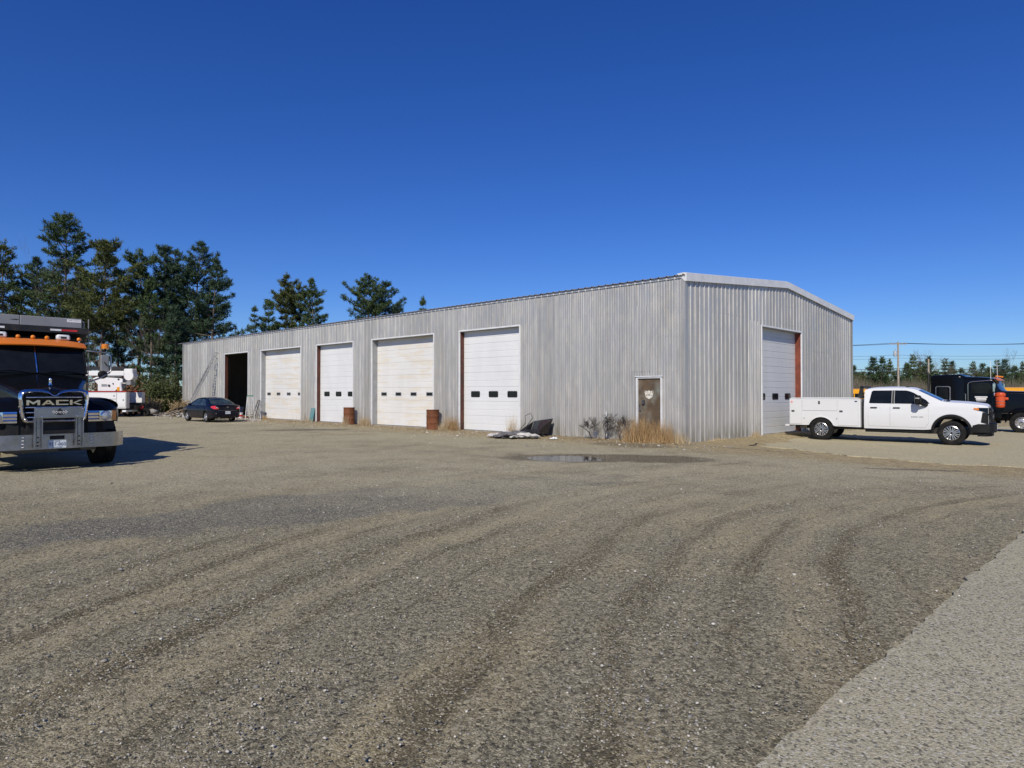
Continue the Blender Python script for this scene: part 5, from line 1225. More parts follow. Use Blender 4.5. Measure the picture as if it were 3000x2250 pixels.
# ================================================================== bucket truck behind the dump truck
def bucket_truck():
    z_ = 45.0; o = Vector((-25.9, z_)); T = empty('bucket_truck', (o.x, o.y + 1.1, 0), math.pi); tag(T, 'white bucket truck with red-topped service body half hidden behind the dump truck', 'truck')
    # local +x points to the left of the picture; the near side is +y
    for s in (-1, 1):
        bb = MB().box(.02, 4.2, *sorted((s * .75, s * 1.15)), .58, 1.68).build('utility_box', 'paint_work_white', T)
        MB().box(0, 4.22, *sorted((s * .72, s * 1.18)), 1.683, 1.75).build('box_rail', 'paint_red', T)
        for x0, x1, z0, z1 in ((.06, .62, .66, 1.62), (.68, 2.6, 1.22, 1.62), (.68, 1.6, .66, 1.18), (3.0, 4.1, .66, 1.62)):
            MB().box(x0 - .015, x1 + .015, *sorted((s * 1.15, s * 1.153)), z0 - .015, z1 + .015).build('locker_gap', 'grey_steel', T); d = MB().cbox(x0, x1, *sorted((s * 1.151, s * 1.17)), z0, z1, .006).build('locker_door', 'paint_work_white', T)
            MB().cbox(x0 + .10, x0 + .18, *sorted((s * 1.17, s * 1.185)), (z0 + z1) / 2 - .05, (z0 + z1) / 2 + .05, .004).build('latch', 'chrome_dull', d)
        for x in (2.1, 6.3): wheel(T, (x, s * .95, .48), .48, .28, .27, 'dual' if x < 3 else 'steel10', s)
    MB().box(0, 4.2, -.75, .75, .62, .80).build('deck', 'black_steel', T); MB().box(-.2, 7.0, -.45, .45, .50, .75).build('frame_rails', 'black_steel', T)
    MB().box(.05, .3, -1.1, 1.1, .34, .46).build('rear_bumper', 'white_plastic', T)
    rows = []
    for x, z1 in ((4.4, 2.35), (5.3, 2.4), (5.9, 2.3), (6.35, 1.75), (7.3, 1.55), (7.4, 1.4)): rows.append([(x, 1.1, .6), (x, 1.1, min(1.5, z1 - .05)), (x, .98, z1), (x, -.98, z1), (x, -1.1, min(1.5, z1 - .05)), (x, -1.1, .6)])
    cb = MB().grid(rows)
    for r in (rows[0], rows[-1]): cb.add(r, [tuple(range(6))])
    cb.build('cab', 'paint_work_white', T, smooth=30)
    for s in (-1, 1): MB().box(4.7, 5.8, *sorted((s * 1.05, s * 1.108)), 1.55, 2.2).build('side_window', 'glass_dark', T)
    # turret plate, lower boom with knuckle, black upper boom
    for y in (-.35, .35): MB().prism([(.72, 2.55), (.72, 2.28), (1.22, 1.76), (2.4, 1.76), (2.4, 2.2), (2.75, 2.6), (2.5, 2.72), (.85, 2.62)], y - .04, y + .04, 'y').build('turret_plate', 'paint_work_white', T)
    for x, z, r_ in ((1.62, 2.12, .08), (1.35, 2.25, .045), (.98, 2.55, .06)): MB().lathe([(0, .03), (r_, .03), (r_, -.03), (0, -.03)], 14, 'y', Matrix.Translation((x, .40, z))).build('turret_hole', 'ink_black', T)
    MB().box(1.75, 2.15, .391, .396, 2.05, 2.22).build('data_plate', 'grey_steel', T)
    MB().cbox(.70, 6.5, -.26, .26, 2.78, 3.13, .04).build('lower_boom', 'paint_work_white', T)
    MB().cbox(.1, .72, -.28, .28, 2.92, 3.28, .05).build('boom_head', 'paint_work_white', T); MB().lathe([(0, -.3), (.30, -.3), (.33, -.27), (.33, .27), (.30, .3), (0, .3)], 24, 'y', Matrix.Translation((.36, 0, 2.78))).build('boom_knuckle', 'paint_work_white', T, smooth=40)
    MB().cbox(.7, 6.6, -.2, .2, 3.2, 3.42, .03).build('upper_boom', 'black_steel', T)
    text_obj('boom_number', '140', .2, 'ink_white', T, frame_mat((4.1, .205, 3.32), (-1, 0, 0)), .002, sx=1.3)
    MB().tube([(.8, .28, 2.72), (1.5, .30, 2.66), (2.4, .28, 2.7)], .07, 8).build('boom_cylinder', 'black_steel', T)
    MB().tube([(.78, .42, 1.76), (.86, .42, 2.35)], .09, 10).build('lift_cylinder', 'white_plastic', T); MB().tube([(.92, .44, 1.76), (.95, .44, 2.02)], .11, 10).build('cylinder_guard', 'paint_bus', T)
    MB().cbox(.2, .52, -.3, .3, 2.15, 2.42, .03).build('control_box', 'grey_steel', T)
    return T
bucket_truck()
# ================================================================== things in the yard
def tw(px, s):
    """distance along the long wall of a point s out from it that is seen at pixel column px"""
    k = (px - 1500) / FPX; c = CORNER + SD * s
    return (c.x - k * c.y) / (k * TD.y - TD.x)
def sw(px, u):
    """distance along the gable of a point u out from it"""
    k = (px - 1500) / FPX; c = CORNER - TD * u
    return (c.x - k * c.y) / (k * SD.y - SD.x)
WZ = math.pi / 2 + PH   # x axis along the long wall
pm('rust', (.17, .058, .022), .85, var=.35, vs=3, bmp=.3, bs=30, dirt=(.075, .028, .014), dirts=3, dirta=.8)
pm('aluminium', (.62, .62, .60), .4, .6, var=.12, dirt=(.4, .38, .33))
pm('plastic_green', (.01, .20, .10), .5); pm('plastic_blue', (.012, .018, .06), .4); pm('teal_sheet', (.10, .26, .27), .4, var=.2, dirt=(.3, .3, .27))
pm('tarp_pale', (.52, .50, .47), .8, var=.18, vs=6, dirt=(.22, .20, .18), dirts=4, dirta=.7)
pm('tarp_dark', (.12, .115, .12), .8, var=.3, vs=5)
pm('black_vinyl', (.02, .018, .02), .5, var=.4, vs=6); pm('maroon_cloth', (.035, .017, .019), .85, var=.4, vs=9, dirt=(.03, .03, .035), dirts=6, dirta=.7); pm('slate_cloth', (.03, .036, .04), .8, var=.4, vs=8)
pm('old_wood', (.24, .19, .135), .9, var=.3, vs=5, bmp=.3, bs=25); pm('bark_grey', (.14, .125, .11), .95, var=.3, vs=8, bmp=.4, bs=20)
pm('twig_dark', (.045, .037, .032), .9, var=.3); pm('boulder', (.30, .285, .26), .9, var=.25, vs=3, bmp=.4, bs=14)
# ---- rusty drums
for px_, lab in ((1023, 'rusty steel drum beside the narrow white overhead door'), (1268, 'rusty orange steel drum at the corner of the yellow stained door')):
    p_ = wloc(-.45, tw(px_, -.45)); D = empty('steel_drum', (p_.x, p_.y, -.01), random.uniform(0, 6)); tag(D, lab, 'drum', 'rusty drums along the warehouse wall')
    pr = [(0, .02), (.26, .02), (.285, 0), (.288, .015), (.28, .03), (.28, .26), (.288, .285), (.292, .30), (.288, .315), (.28, .34), (.28, .55), (.288, .575), (.292, .59), (.288, .605), (.28, .63), (.28, .85), (.288, .868), (.288, .88), (.276, .88), (.272, .84), (.272, .05), (0, .05)]
    MB().lathe(pr, 36, 'z').build('drum_body', 'rust', D, smooth=40)
    MB().lathe([(.2885, .855), (.297, .86), (.297, .878), (.2885, .882)], 36, 'z').build('drum_rim', 'rust', D, smooth=40)
# ---- leaning extension ladder
Bp = at(537, 1221); top = wloc(-.06, tw(638, 0)); top.z = 4.45
Lp = empty('extension_ladder', (Bp.x, Bp.y, 0)); tag(Lp, 'tall aluminium extension ladder leaning on the wall above the car', 'ladder')
ax = (top - Bp); LL = ax.length; az = ax.normalized(); ah = Vector((-TD.x, -TD.y, 0)); an_ = az.cross(ah).normalized(); Ml = Matrix((ah, an_, az)).transposed().to_4x4()
for half, z0, z1, wq, yo in (('lower_section', 0, LL * .78, .215, 0), ('upper_section', LL * .34, LL, .185, -.05)):
    sec = empty(half, (0, 0, 0), 0, Lp)
    for sx in (-1, 1): MB().box(sx * wq - .014, sx * wq + .014, yo - .035, yo + .035, z0, z1, Ml).build('rail', 'aluminium', sec)
    z = z0 + .25
    while z < z1 - .1: MB().tube([Ml @ Vector((-wq, yo, z)), Ml @ Vector((wq, yo, z))], .017, 6).build('rung', 'aluminium', sec); z += .305
# ---- stepladder
P0 = at(733, 1229); S_ = empty('stepladder', (P0.x, P0.y, 0), R(22)); tag(S_, 'aluminium stepladder with green cap standing beside the open bay', 'stepladder')
H_ = 1.42
for sx in (-1, 1):
    MB().tube([(sx * .27, -.10, 0), (sx * .15, .28, H_)], .024, 6).build('front_rail', 'aluminium', S_); MB().tube([(sx * .24, .85, 0), (sx * .14, .36, H_)], .018, 6).build('rear_leg', 'aluminium', S_)
for q in (.17, .36, .55, .74):
    w_ = .27 - .12 * q; y = -.10 + .38 * q; MB().cbox(-w_, w_, y - .045, y + .045, H_ * q - .014, H_ * q + .014, .004).build('step', 'aluminium', S_)
for q in (.25, .55): MB().tube([(-.24 + .1 * q, .85 - .49 * q, H_ * q), (.24 - .1 * q, .85 - .49 * q, H_ * q)], .012, 6).build('brace', 'aluminium', S_)
MB().cbox(-.19, .19, .22, .42, H_ - .01, H_ + .05, .012).build('ladder_cap', 'plastic_green', S_)
# ---- folded black frame against the wall
t_ = tw(748, -.35); p_ = wloc(-.06, t_); F_ = empty('folded_frame', (p_.x, p_.y, 0), WZ); tag(F_, 'black folded metal frame leaning on the wall right of the stepladder', 'frame')
for x in (-.22, .22): MB().tube([(x, .42, .01), (x * .5, .05, 1.15)], .022, 6).build('rail', 'black_steel', F_)
for z in (.2, .45, .7, .95): MB().tube([(-.2, .42 - .32 * z, z), (.2, .42 - .32 * z - .03, z + .1)], .014, 6).build('crossbar', 'black_steel', F_)
MB().tube([(-.11, .05, 1.15), (.11, .05, 1.15)], .022, 6).build('top_bar', 'black_steel', F_)
# ---- pails at the open bay
def pail(p, z, mat, lab, band=None):
    o = empty('pail', (p.x, p.y, z)); tag(o, lab, 'bucket')
    MB().lathe([(0, 0), (.13, 0), (.135, .01), (.148, .30), (.156, .305), (.156, .335), (.15, .34), (.15, .36), (.142, .36), (.13, .02), (0, .02)], 24, 'z').build('pail_body', mat, o, smooth=40)
    MB().tube([(.15 * math.cos(a), .15 * math.sin(a), .33 - .12 * math.sin(a)) for a in np.linspace(0, math.pi, 12)], .005, 5).build('handle', 'grey_steel', o)
    if band: MB().lathe([(.1425, .10), (.1475, .10), (.1505, .22), (.1455, .22)], 24, 'z', close=True).build('label_band', band, o)
p_ = wloc(-.55, tw(705, -.55)); pail(p_, .0, 'white_plastic', 'white plastic pail with a red label at the open bay', 'ink_red'); pail(p_ + Vector((.02, .01, 0)), .362, 'plastic_blue', 'dark blue pail stacked on the white pail')
cp = wloc(-.6, tw(720, -.6)); mb = MB()
for k in range(3): mb.tube([(cp.x + (.18 - .02 * k) * math.cos(a), cp.y + (.18 - .02 * k) * math.sin(a), .03 + .045 * k + .02 * math.sin(3 * a + k)) for a in np.linspace(0, 6.28, 22)], .024, 6)
tag(mb.build('coiled_hose', 'rust'), 'rusty brown coil lying behind the stepladder legs', 'hose')
# ---- teal sheet
p_ = wloc(-.19, tw(911, -.19)); mb = MB(); mb.box(-.21, .21, -.004, .004, 0, .78, Matrix.Rotation(R(-10), 4, 'X')); o = mb.build('plastic_sheet', 'teal_sheet'); o.location = (p_.x, p_.y, 0); o.rotation_euler = (0, 0, WZ + math.pi); tag(o, 'small pale teal sheet propped against the corrugated wall', 'sheet')
# ---- wrecked black seat bin with bent rods
P1 = wloc(-.62, tw(1568, -.62)); Wk = empty('wrecked_bench', (P1.x, P1.y, .0), WZ + math.pi); Wk.scale = (1, -1, 1); tag(Wk, 'wrecked black metal bin with torn lining and bent rods by the white door', 'wreckage')
# local x to the right of the picture along the wall, y towards the yard (negative = wall)
tl = Matrix.Translation((0, 0, .03)) @ Matrix.Rotation(R(-5), 4, 'Y') @ Matrix.Rotation(R(4), 4, 'X')
MB().cbox(-.50, .44, .27, .31, .02, .20, .006, tl).build('front_rail', 'black_vinyl', Wk)
MB().cbox(-.48, .42, -.24, .268, .02, .05, .004, tl).build('floor_panel', 'black_vinyl', Wk)
def hexa(q, nm, mat): MB().add([tl @ Vector(p) for p in q], [(0, 1, 2, 3), (4, 5, 6, 7), (0, 1, 5, 4), (1, 2, 6, 5), (2, 3, 7, 6), (3, 0, 4, 7)]).build(nm, mat, Wk)
hexa([(-.46, -.20, .03), (.42, -.20, .03), (.58, -.33, .60), (-.34, -.33, .56), (-.46, -.235, .03), (.42, -.235, .03), (.58, -.365, .60), (-.34, -.365, .56)], 'back_panel', 'black_vinyl')
hexa([(.425, .27, .02), (.425, -.20, .03), (.585, -.33, .60), (.50, .24, .24), (.455, .27, .02), (.455, -.20, .03), (.615, -.33, .60), (.53, .24, .24)], 'end_panel', 'black_vinyl')
hexa([(-.495, .26, .03), (-.485, -.20, .03), (-.37, -.33, .55), (-.50, .22, .22), (-.515, .26, .03), (-.505, -.20, .03), (-.39, -.33, .55), (-.52, .22, .22)], 'end_panel', 'black_vinyl')
def pad(x0, x1, mat, nm):
    rows = []
    for i in range(9):
        q = i / 8; r_ = []
        for j in range(9):
            f_ = j / 8; x = x0 + (x1 - x0) * f_ + .12 * q; y = -.17 - .13 * q + .03 * math.sin(f_ * math.pi) * math.sin(q * math.pi) + random.uniform(-.008, .008); z = .08 + .48 * q + random.uniform(-.01, .01); r_.append(tl @ Vector((x, y, z)))
        rows.append(r_)
    MB().grid(rows).build(nm, mat, Wk, smooth=60)
pad(-.42, -.10, 'slate_cloth', 'torn_lining'); pad(-.09, .20, 'maroon_cloth', 'torn_lining'); pad(.22, .40, 'maroon_cloth', 'torn_lining')
for pts in ([(-.66, .40, .01), (-.40, .1, .48), (-.52, .0, .74), (-.32, -.1, .84), (-.22, -.1, .66), (-.40, .1, .3)], [(-.2, .36, .10), (.1, .2, .3), (.30, -.1, .58)], [(.0, .38, .10), (.28, .3, .18), (.44, -.1, .60)], [(.55, .2, .16), (.66, .32, .0)], [(.2, .42, .0), (.3, .3, .22)]):
    MB().tube(pts, .012, 6).build('bent_rod', 'black_steel', Wk)
# ---- heap of torn roofing and cloth
def heap(name, c, ax_, L_a, L_b, H, mat, seed, layers, lab):
    rgn = np.random.default_rng(seed); T_ = empty(name, (c.x, c.y, 0), math.atan2(ax_.y, ax_.x)); tag(T_, lab, 'debris')
    for k in range(layers):
        cx = rgn.uniform(-.55, .55) * L_a; cy = rgn.uniform(-.5, .5) * L_b; a = rgn.uniform(.35, .65) * L_a; b = rgn.uniform(.12, .3) * L_b; yaw = rgn.uniform(-.5, .5) + .25; z0 = H * (1 - (cx / L_a) ** 2 - .6 * (cy / L_b) ** 2) * rgn.uniform(.35, 1)
        rows = []; ph = rgn.uniform(0, 6, 6)
        for i in range(15):
            u = -1 + 2 * i / 14; r_ = []
            for j in range(9):
                v = -1 + 2 * j / 8; e = 1 + .18 * math.sin(5 * u + ph[0]) ; x = a * u; y = b * v * e + .08 * math.sin(3 * u + ph[1])
                xx = cx + x * math.cos(yaw) - y * math.sin(yaw); yy = cy + x * math.sin(yaw) + y * math.cos(yaw)
                z = max(.006 + .002 * k, z0 * (1 - u * u * .9) * (1 - .5 * v * v) + .035 * math.sin(4 * v + 2 * u + ph[2]) + .03 * math.sin(7 * v + ph[3]) + .015 * math.sin(11 * u + ph[4])) + .003 * k
                r_.append((xx, yy, z))
            rows.append(r_)
        MB().grid(rows).build('torn_strip', mat[k % len(mat)], T_, smooth=50)
    return T_
hc = at(1505, 1283); heap('debris_heap', hc, Vector((1, -.15)), 1.0, .85, .20, ['tarp_pale', 'tarp_dark', 'tarp_pale', 'tarp_pale', 'tarp_dark'], 5, 15, 'heap of torn grey roofing strips in front of the black wreckage')
p_ = at(1622, 1288); o = link('crumpled_bag', stones('crumpled_bag', np.array([[0, 0, .05], [.08, .02, .04], [-.07, .03, .04]]), np.array([.10, .08, .07]), 'white_plastic')); o.location = (p_.x, p_.y, 0); tag(o, 'small crumpled white bag right of the torn roofing heap', 'bag')
# scrap of rubber on the apron
p_ = at(2207, 1302); mb = MB(); mb.tube([(-.14, 0, .012), (-.03, .02, .015), (.06, .01, .03), (.12, .03, .07), (.06, .06, .06)], [.012, .018, .022, .018, .01], 6); o = mb.build('rubber_scrap', 'rubber'); o.location = (p_.x, p_.y, gz(p_.x, p_.y)); tag(o, 'black scrap of rubber lying on the apron before the gable', 'scrap')
# ---- pipe standing by the wall
p_ = wloc(-.14, tw(1776, -.14)); mb = MB(); mb.tube([(0, 0, 0), (0, 0, .95)], .022, 8); o = mb.build('standing_pipe', 'white_trim'); o.location = (p_.x, p_.y, 0); tag(o, 'thin white pipe standing against the wall among bare twigs', 'pipe')
# ---- dry grass
isl('dry_grass', [(.26, .15, .06), (.40, .25, .11), (.50, .345, .17), (.33, .20, .08), (.56, .41, .22)], .8)
isl('pale_grass', [(.34, .25, .135), (.48, .37, .21), (.56, .45, .28), (.40, .29, .155)], .8)
def blades(n, spread, H, seed, lean=.35, w_=.008, curl=.4):
    """(n blades) points gathered in spread(rng) -> x,y,h"""
    r = np.random.default_rng(seed); V = []; F = []; k = 0; seg = 4
    x, y, hs = spread(r, n); a = r.uniform(0, 2 * np.pi, n); ln = r.uniform(.05, lean, n); h = H * hs * r.uniform(.22, 1.05, n) ** 1.0; cu = r.uniform(.3, 1.6, n) * curl
    for i in range(n):
        d = np.array([math.cos(a[i]), math.sin(a[i]), 0]); sd = np.array([-d[1], d[0], 0]) if r.random() < .5 else d * .6 + np.array([-d[1], d[0], 0]) * .4
        for j in range(seg + 1):
            q = j / seg; c = np.array([x[i], y[i], 0]) + d * h[i] * (ln[i] * q + cu[i] * ln[i] * q * q) + np.array([0, 0, h[i] * (q - .15 * cu[i] * q * q)]); ww = w_ * (1 - .85 * q)
            V += [c - sd * ww, c + sd * ww]
        for j in range(seg): b = k + 2 * j; F.append((b, b + 1, b + 3, b + 2))
        k += 2 * (seg + 1)
    return np.array(V), np.array(F)
def clump(name, p, n, rx, ry, H, seed, lab, mat='dry_grass', rot=WZ, lean=.38, w_=.0065, group='dry grass tufts along the warehouse'):
    def sp(r, n_):
        x = r.normal(0, .42, n_).clip(-1, 1) * rx; y = r.normal(0, .42, n_).clip(-1, 1) * ry; return x, y, np.sqrt(np.clip(1 - (x / rx) ** 2 * .55 - (y / ry) ** 2 * .3, .1, 1))
    V, F = blades(n, sp, H, seed, lean, w_); o = link(name, npmesh(name, V, F, mat)); o.location = (p.x, p.y, gz(p.x, p.y) - .02); o.rotation_euler = (0, 0, rot); tag(o, lab, 'grass', group)
clump('tall_grass', wloc(-.50, 1.36), 1050, .72, .42, .95, 1, 'dense golden dry grass in front of the brown personnel door')
clump('tall_grass', wloc(-.32, .55), 420, .42, .26, .86, 2, 'tall dry grass between the personnel door and the warehouse corner')
clump('tall_grass', wloc(-.22, .05), 260, .36, .2, .42, 3, 'short dry grass at the foot of the warehouse corner', 'pale_grass')
clump('tall_grass', wloc(-.28, tw(1500, -.28)), 150, .35, .15, .95, 4, 'sparse tall dry stems in front of the clean white door by the wreckage', 'pale_grass', lean=.25, w_=.006)
clump('tall_grass', wloc(-.35, tw(1322, -.35)), 520, .5, .28, .72, 5, 'drooping dry grass between the right drum and the clean white door', 'dry_grass', lean=.6)
clump('tall_grass', wloc(-.75, tw(1300, -.75)), 170, .35, .2, .60, 6, 'dry grass arching over the foot of the right drum', 'pale_grass', lean=.9)
clump('tall_grass', wloc(-.72, tw(1012, -.72)), 190, .25, .14, .66, 7, 'dry stalks rising in front of the left drum', 'pale_grass', lean=.35)
clump('tall_grass', wloc(-.3, tw(1068, -.3)), 380, .55, .2, .55, 8, 'dry grass against the wall between the left drum and the stained door', 'pale_grass')
clump('tall_grass', wloc(-.2, tw(905, -.2)), 120, .7, .16, .34, 9, 'thin dry grass under the small teal sheet', 'pale_grass')
clump('tall_grass', wloc(-.2, tw(775, -.2)), 140, .5, .16, .36, 10, 'rusty grass at the jamb of the yellowed door by the stepladder')
clump('tall_grass', wloc(sw(2215, .2), -.2), 150, .5, .14, .30, 11, 'short dry grass at the left foot of the gable door', 'pale_grass', rot=PH)
clump('tall_grass', wloc(sw(2100, .14), -.14), 170, .9, .12, .14, 12, 'low straw strip along the foot of the gable wall', 'pale_grass', rot=PH)
clump('tall_grass', wloc(-.25, tw(870, -.25)), 26, .6, .14, .62, 13, 'few thin weed stems in front of the yellowed door', 'pale_grass', lean=.3, w_=.004)
# ---- straw and leaf litter along the walls
n = 9000; r = np.random.default_rng(21); tt = r.uniform(-.5, 31, n); ss = -np.abs(r.normal(0, .9, n)) - .05
ok_ = ss > -3.4; tt, ss = tt[ok_], ss[ok_]; n = len(tt); X = CORNER.x + SD.x * ss + TD.x * tt; Y = CORNER.y + SD.y * ss + TD.y * tt; Z = ground(X, Y) + r.uniform(.0, .012, n)
a = r.uniform(0, 6.28, n); l = r.uniform(.03, .13, n); wq = r.uniform(.004, .02, n); dx, dy = np.cos(a) * l, np.sin(a) * l; sx, sy = -np.sin(a) * wq, np.cos(a) * wq; dz = r.uniform(0, .03, n)
V = np.stack([np.stack([X - sx, Y - sy, Z], -1), np.stack([X + sx, Y + sy, Z], -1), np.stack([X + dx, Y + dy, Z + dz], -1)], 1).reshape(-1, 3)
tag(link('straw_litter', npmesh('straw_litter', V, np.arange(3 * n).reshape(-1, 3), 'straw')), 'straw and dead stems littering the foot of the wall', 'litter', kind='stuff')
# pale stones along the wall
n = 2600; tt = r.uniform(-2, 33, n); ss = -np.abs(r.normal(.6, 1.6, n)) - .1; X = CORNER.x + SD.x * ss + TD.x * tt; Y = CORNER.y + SD.y * ss + TD.y * tt
tag(link('wall_gravel', stones('wall_gravel', np.stack([X, Y, ground(X, Y) - .004], -1), np.clip(np.exp(r.normal(-4.1, .4, n)), .008, .06))), 'pale stones scattered in front of the long wall', 'gravel', kind='stuff')
# ---- bare twigs
def bare(seed, H, r0, depth, spread, name, mat, up=.55, kids=(2, 4), first=None, sides=3, shrink=(.55, .8)):
    rb = random.Random(seed); mb = MB()
    def grow(p, d, L, r_, lv):
        pts = [p]; q = p; dd = d
        ns = 3 if lv > 1 else 4
        for i in range(ns):
            dd = (dd + Vector((rb.uniform(-1, 1), rb.uniform(-1, 1), rb.uniform(-.5, 1) * up)) * .22).normalized(); q = q + dd * (L / ns); pts.append(q)
        re = max(.0035, r_ * .6); mb.tube(pts, [r_ + (re - r_) * i / ns for i in range(ns + 1)], sides if lv else max(sides, 6), False)
        if lv >= depth: return
        k = rb.randint(*kids) if not (lv == 0 and first) else first
        for i in range(k):
            f = rb.uniform(.35, 1.0) if i else 1.0; idx = min(ns, max(1, int(round(f * ns)))); base = pts[idx]
            nd = (dd + Vector((rb.uniform(-1, 1), rb.uniform(-1, 1), rb.uniform(-.2, .6))) * spread).normalized(); grow(base, nd, L * rb.uniform(*shrink), re * rb.uniform(.55, .85), lv + 1)
    grow(Vector((0, 0, -.03)), Vector((rb.uniform(-.1, .1), rb.uniform(-.1, .1), 1)).normalized(), H, r0, 0)
    return mb.mesh(name, mat, None, False)
for i, (px_, s_, h_, lab) in enumerate(((1733, -.45, .40, 'leftmost bare dark shrub against the wall'), (1775, -.35, .44, 'bare dark shrub around the thin white pipe'), (1812, -.4, .50, 'tall bare shrub left of the golden grass'))):
    me = bare(31 + i, h_ * .75, .020, 5, 1.05, 'bare_shrub', 'twig_dark', .6, (2, 4), 6, 3, (.6, .85)); o = link('bare_shrub', me); p_ = wloc(s_, tw(px_, s_)); o.location = (p_.x, p_.y, 0); tag(o, lab, 'shrub', 'bare shrubs by the personnel door')
# ---- rubble, planks and tyres at the far corner
rb = random.Random(9)
def at_t(px, s): return wloc(s, tw(px, s))
for i, (px_, s_, z, tx, ty, rz, lab) in enumerate(((531, -1.5, .30, 70, 8, 40, 'upright worn tyre against the ladder foot'), (519, -1.9, .22, 55, -10, 60, 'tilted old tyre in the rubble left of the ladder foot'), (509, -2.1, .16, 30, 10, 20, 'flat lying tyre half buried in the rubble'))):
    o = MB().lathe([(.20, -.09), (.29, -.10), (.315, -.07), (.32, 0), (.315, .07), (.29, .10), (.20, .09), (.215, 0)], 28, 'z', close=True).build('scrap_tyre', 'tyre', None, smooth=40); p_ = at_t(px_, s_); o.location = (p_.x, p_.y, z); o.rotation_euler = (R(tx), R(ty), R(rz)); tag(o, lab, 'tyre', 'old tyres in the rubble')
pl_lab = ['long plank lying highest across the rubble', 'plank slanting down to the left in the rubble', 'short weathered board at the front of the rubble', 'broken board under the tilted tyre', 'grey board flat at the left end of the rubble', 'thin plank crossing behind the rubble']
for i in range(6):
    px_ = (503, 512, 495, 520, 478, 507)[i]; p_ = at_t(px_, -2.2 - .12 * i); o = MB().cbox(-.6, .6, -.07, .07, -.018, .018, .003).build('old_plank', 'old_wood'); o.location = (p_.x, p_.y, .30 - .04 * i); o.rotation_euler = (R(rb.uniform(-15, 15)), R(rb.uniform(-24, 24)), R(rb.uniform(-30, 60))); tag(o, pl_lab[i], 'plank', 'planks in the rubble')
n = 420; r = np.random.default_rng(5); px_ = r.uniform(440, 560, n); ss = -1.2 - np.abs(r.normal(0, .8, n)); q = [at_t(a, b) for a, b in zip(px_, ss)]; hgt = .28 * np.exp(-((px_ - 515) / 32) ** 2) * np.exp(-((ss + 1.9) / .8) ** 2)
P_ = np.array([[v.x, v.y, 0] for v in q]); P_[:, 2] = hgt * r.uniform(.2, 1, n); pm('rubble', (.36, .345, .32), .9, var=.3, vs=7, bmp=.3, bs=20)
tag(link('concrete_rubble', stones('concrete_rubble', P_, np.clip(np.exp(r.normal(-2.6, .5, n)), .03, .2), 'rubble')), 'pile of broken pale concrete at the far corner of the warehouse', 'rubble', kind='stuff')
n = 260; px_ = r.uniform(690, 765, n); ss = -.3 - np.abs(r.normal(0, .9, n)); q = [at_t(a, b) for a, b in zip(px_, ss)]; P_ = np.array([[v.x, v.y, .0] for v in q])
tag(link('broken_stone', stones('broken_stone', P_, np.clip(np.exp(r.normal(-3.2, .4, n)), .02, .1), 'rubble')), 'pale broken stones around the stepladder', 'rubble', kind='stuff')
# boulder and old implement beyond the bucket truck
p_ = at(446, 1219); o = link('boulder', stones('boulder', np.array([[0, 0, .28]]), np.array([.42]), 'boulder')); o.location = (p_.x, p_.y, 0); tag(o, 'pale upright boulder right of the black implement', 'boulder')
p_ = at(405, 1219); I_ = empty('farm_implement', (p_.x, p_.y, 0), R(12)); tag(I_, 'black tow-behind implement with a round red lamp right of the bucket truck', 'implement')
MB().cbox(-.9, .3, -.5, .5, .45, .95, .04).build('hopper', 'black_steel', I_); MB().prism([(-.9, .45), (.9, .45), (.75, .3), (-.8, .3)], -.4, .4, 'y').build('frame', 'black_steel', I_)
for x, y in ((-.5, -.5), (-.5, .5), (.6, -.5), (.6, .5)):
    MB().lathe([(.14, -.09), (.28, -.09), (.30, -.06), (.30, .06), (.28, .09), (.14, .09)], 20, 'y', Matrix.Translation((x, y, .30)), close=True).build('tyre', 'tyre', I_, smooth=40)
MB().tube([(.3, 0, .5), (.75, -.2, .9), (.72, -.2, 1.35)], .05, 8).build('lift_arm', 'black_steel', I_); MB().tube([(.4, .3, .5), (.2, .3, 1.2)], .04, 8).build('lift_arm', 'black_steel', I_)
MB().lathe([(0, .09), (.08, .07), (.13, .02), (.13, -.02), (0, -.04)], 18, 'y', Matrix.Translation((.40, -.56, .62)) @ Matrix.Rotation(math.pi, 4, 'Z')).build('red_lamp', 'ink_red', I_, smooth=50)
# ================================================================== trees
isl('needles_pine', [(0.029, 0.058, 0.021), (0.049, 0.088, 0.029), (0.072, 0.111, 0.036), (0.098, 0.130, 0.044), (0.039, 0.072, 0.034)], .65, spec=.3)
isl('needles_olive', [(0.052, 0.072, 0.018), (0.085, 0.104, 0.026), (0.111, 0.124, 0.036), (0.065, 0.085, 0.026)], .65, spec=.3)
isl('needles_blue', [(0.023, 0.052, 0.026), (0.046, 0.081, 0.042), (0.065, 0.104, 0.055), (0.036, 0.065, 0.036)], .65, spec=.3)
isl('brown_leaves', [(.12, .05, .02), (.20, .09, .035), (.26, .14, .06), (.09, .04, .02)], .8)
isl('bush_leaves', [(.045, .06, .016), (.075, .095, .026), (.10, .12, .036), (.06, .075, .02)], .7)
pm('pine_bark', (.13, .105, .085), .95, var=.35, vs=3, bmp=.5, bs=9); pm('bare_bark', (.15, .13, .115), .95, var=.3, vs=4, bmp=.3, bs=12)
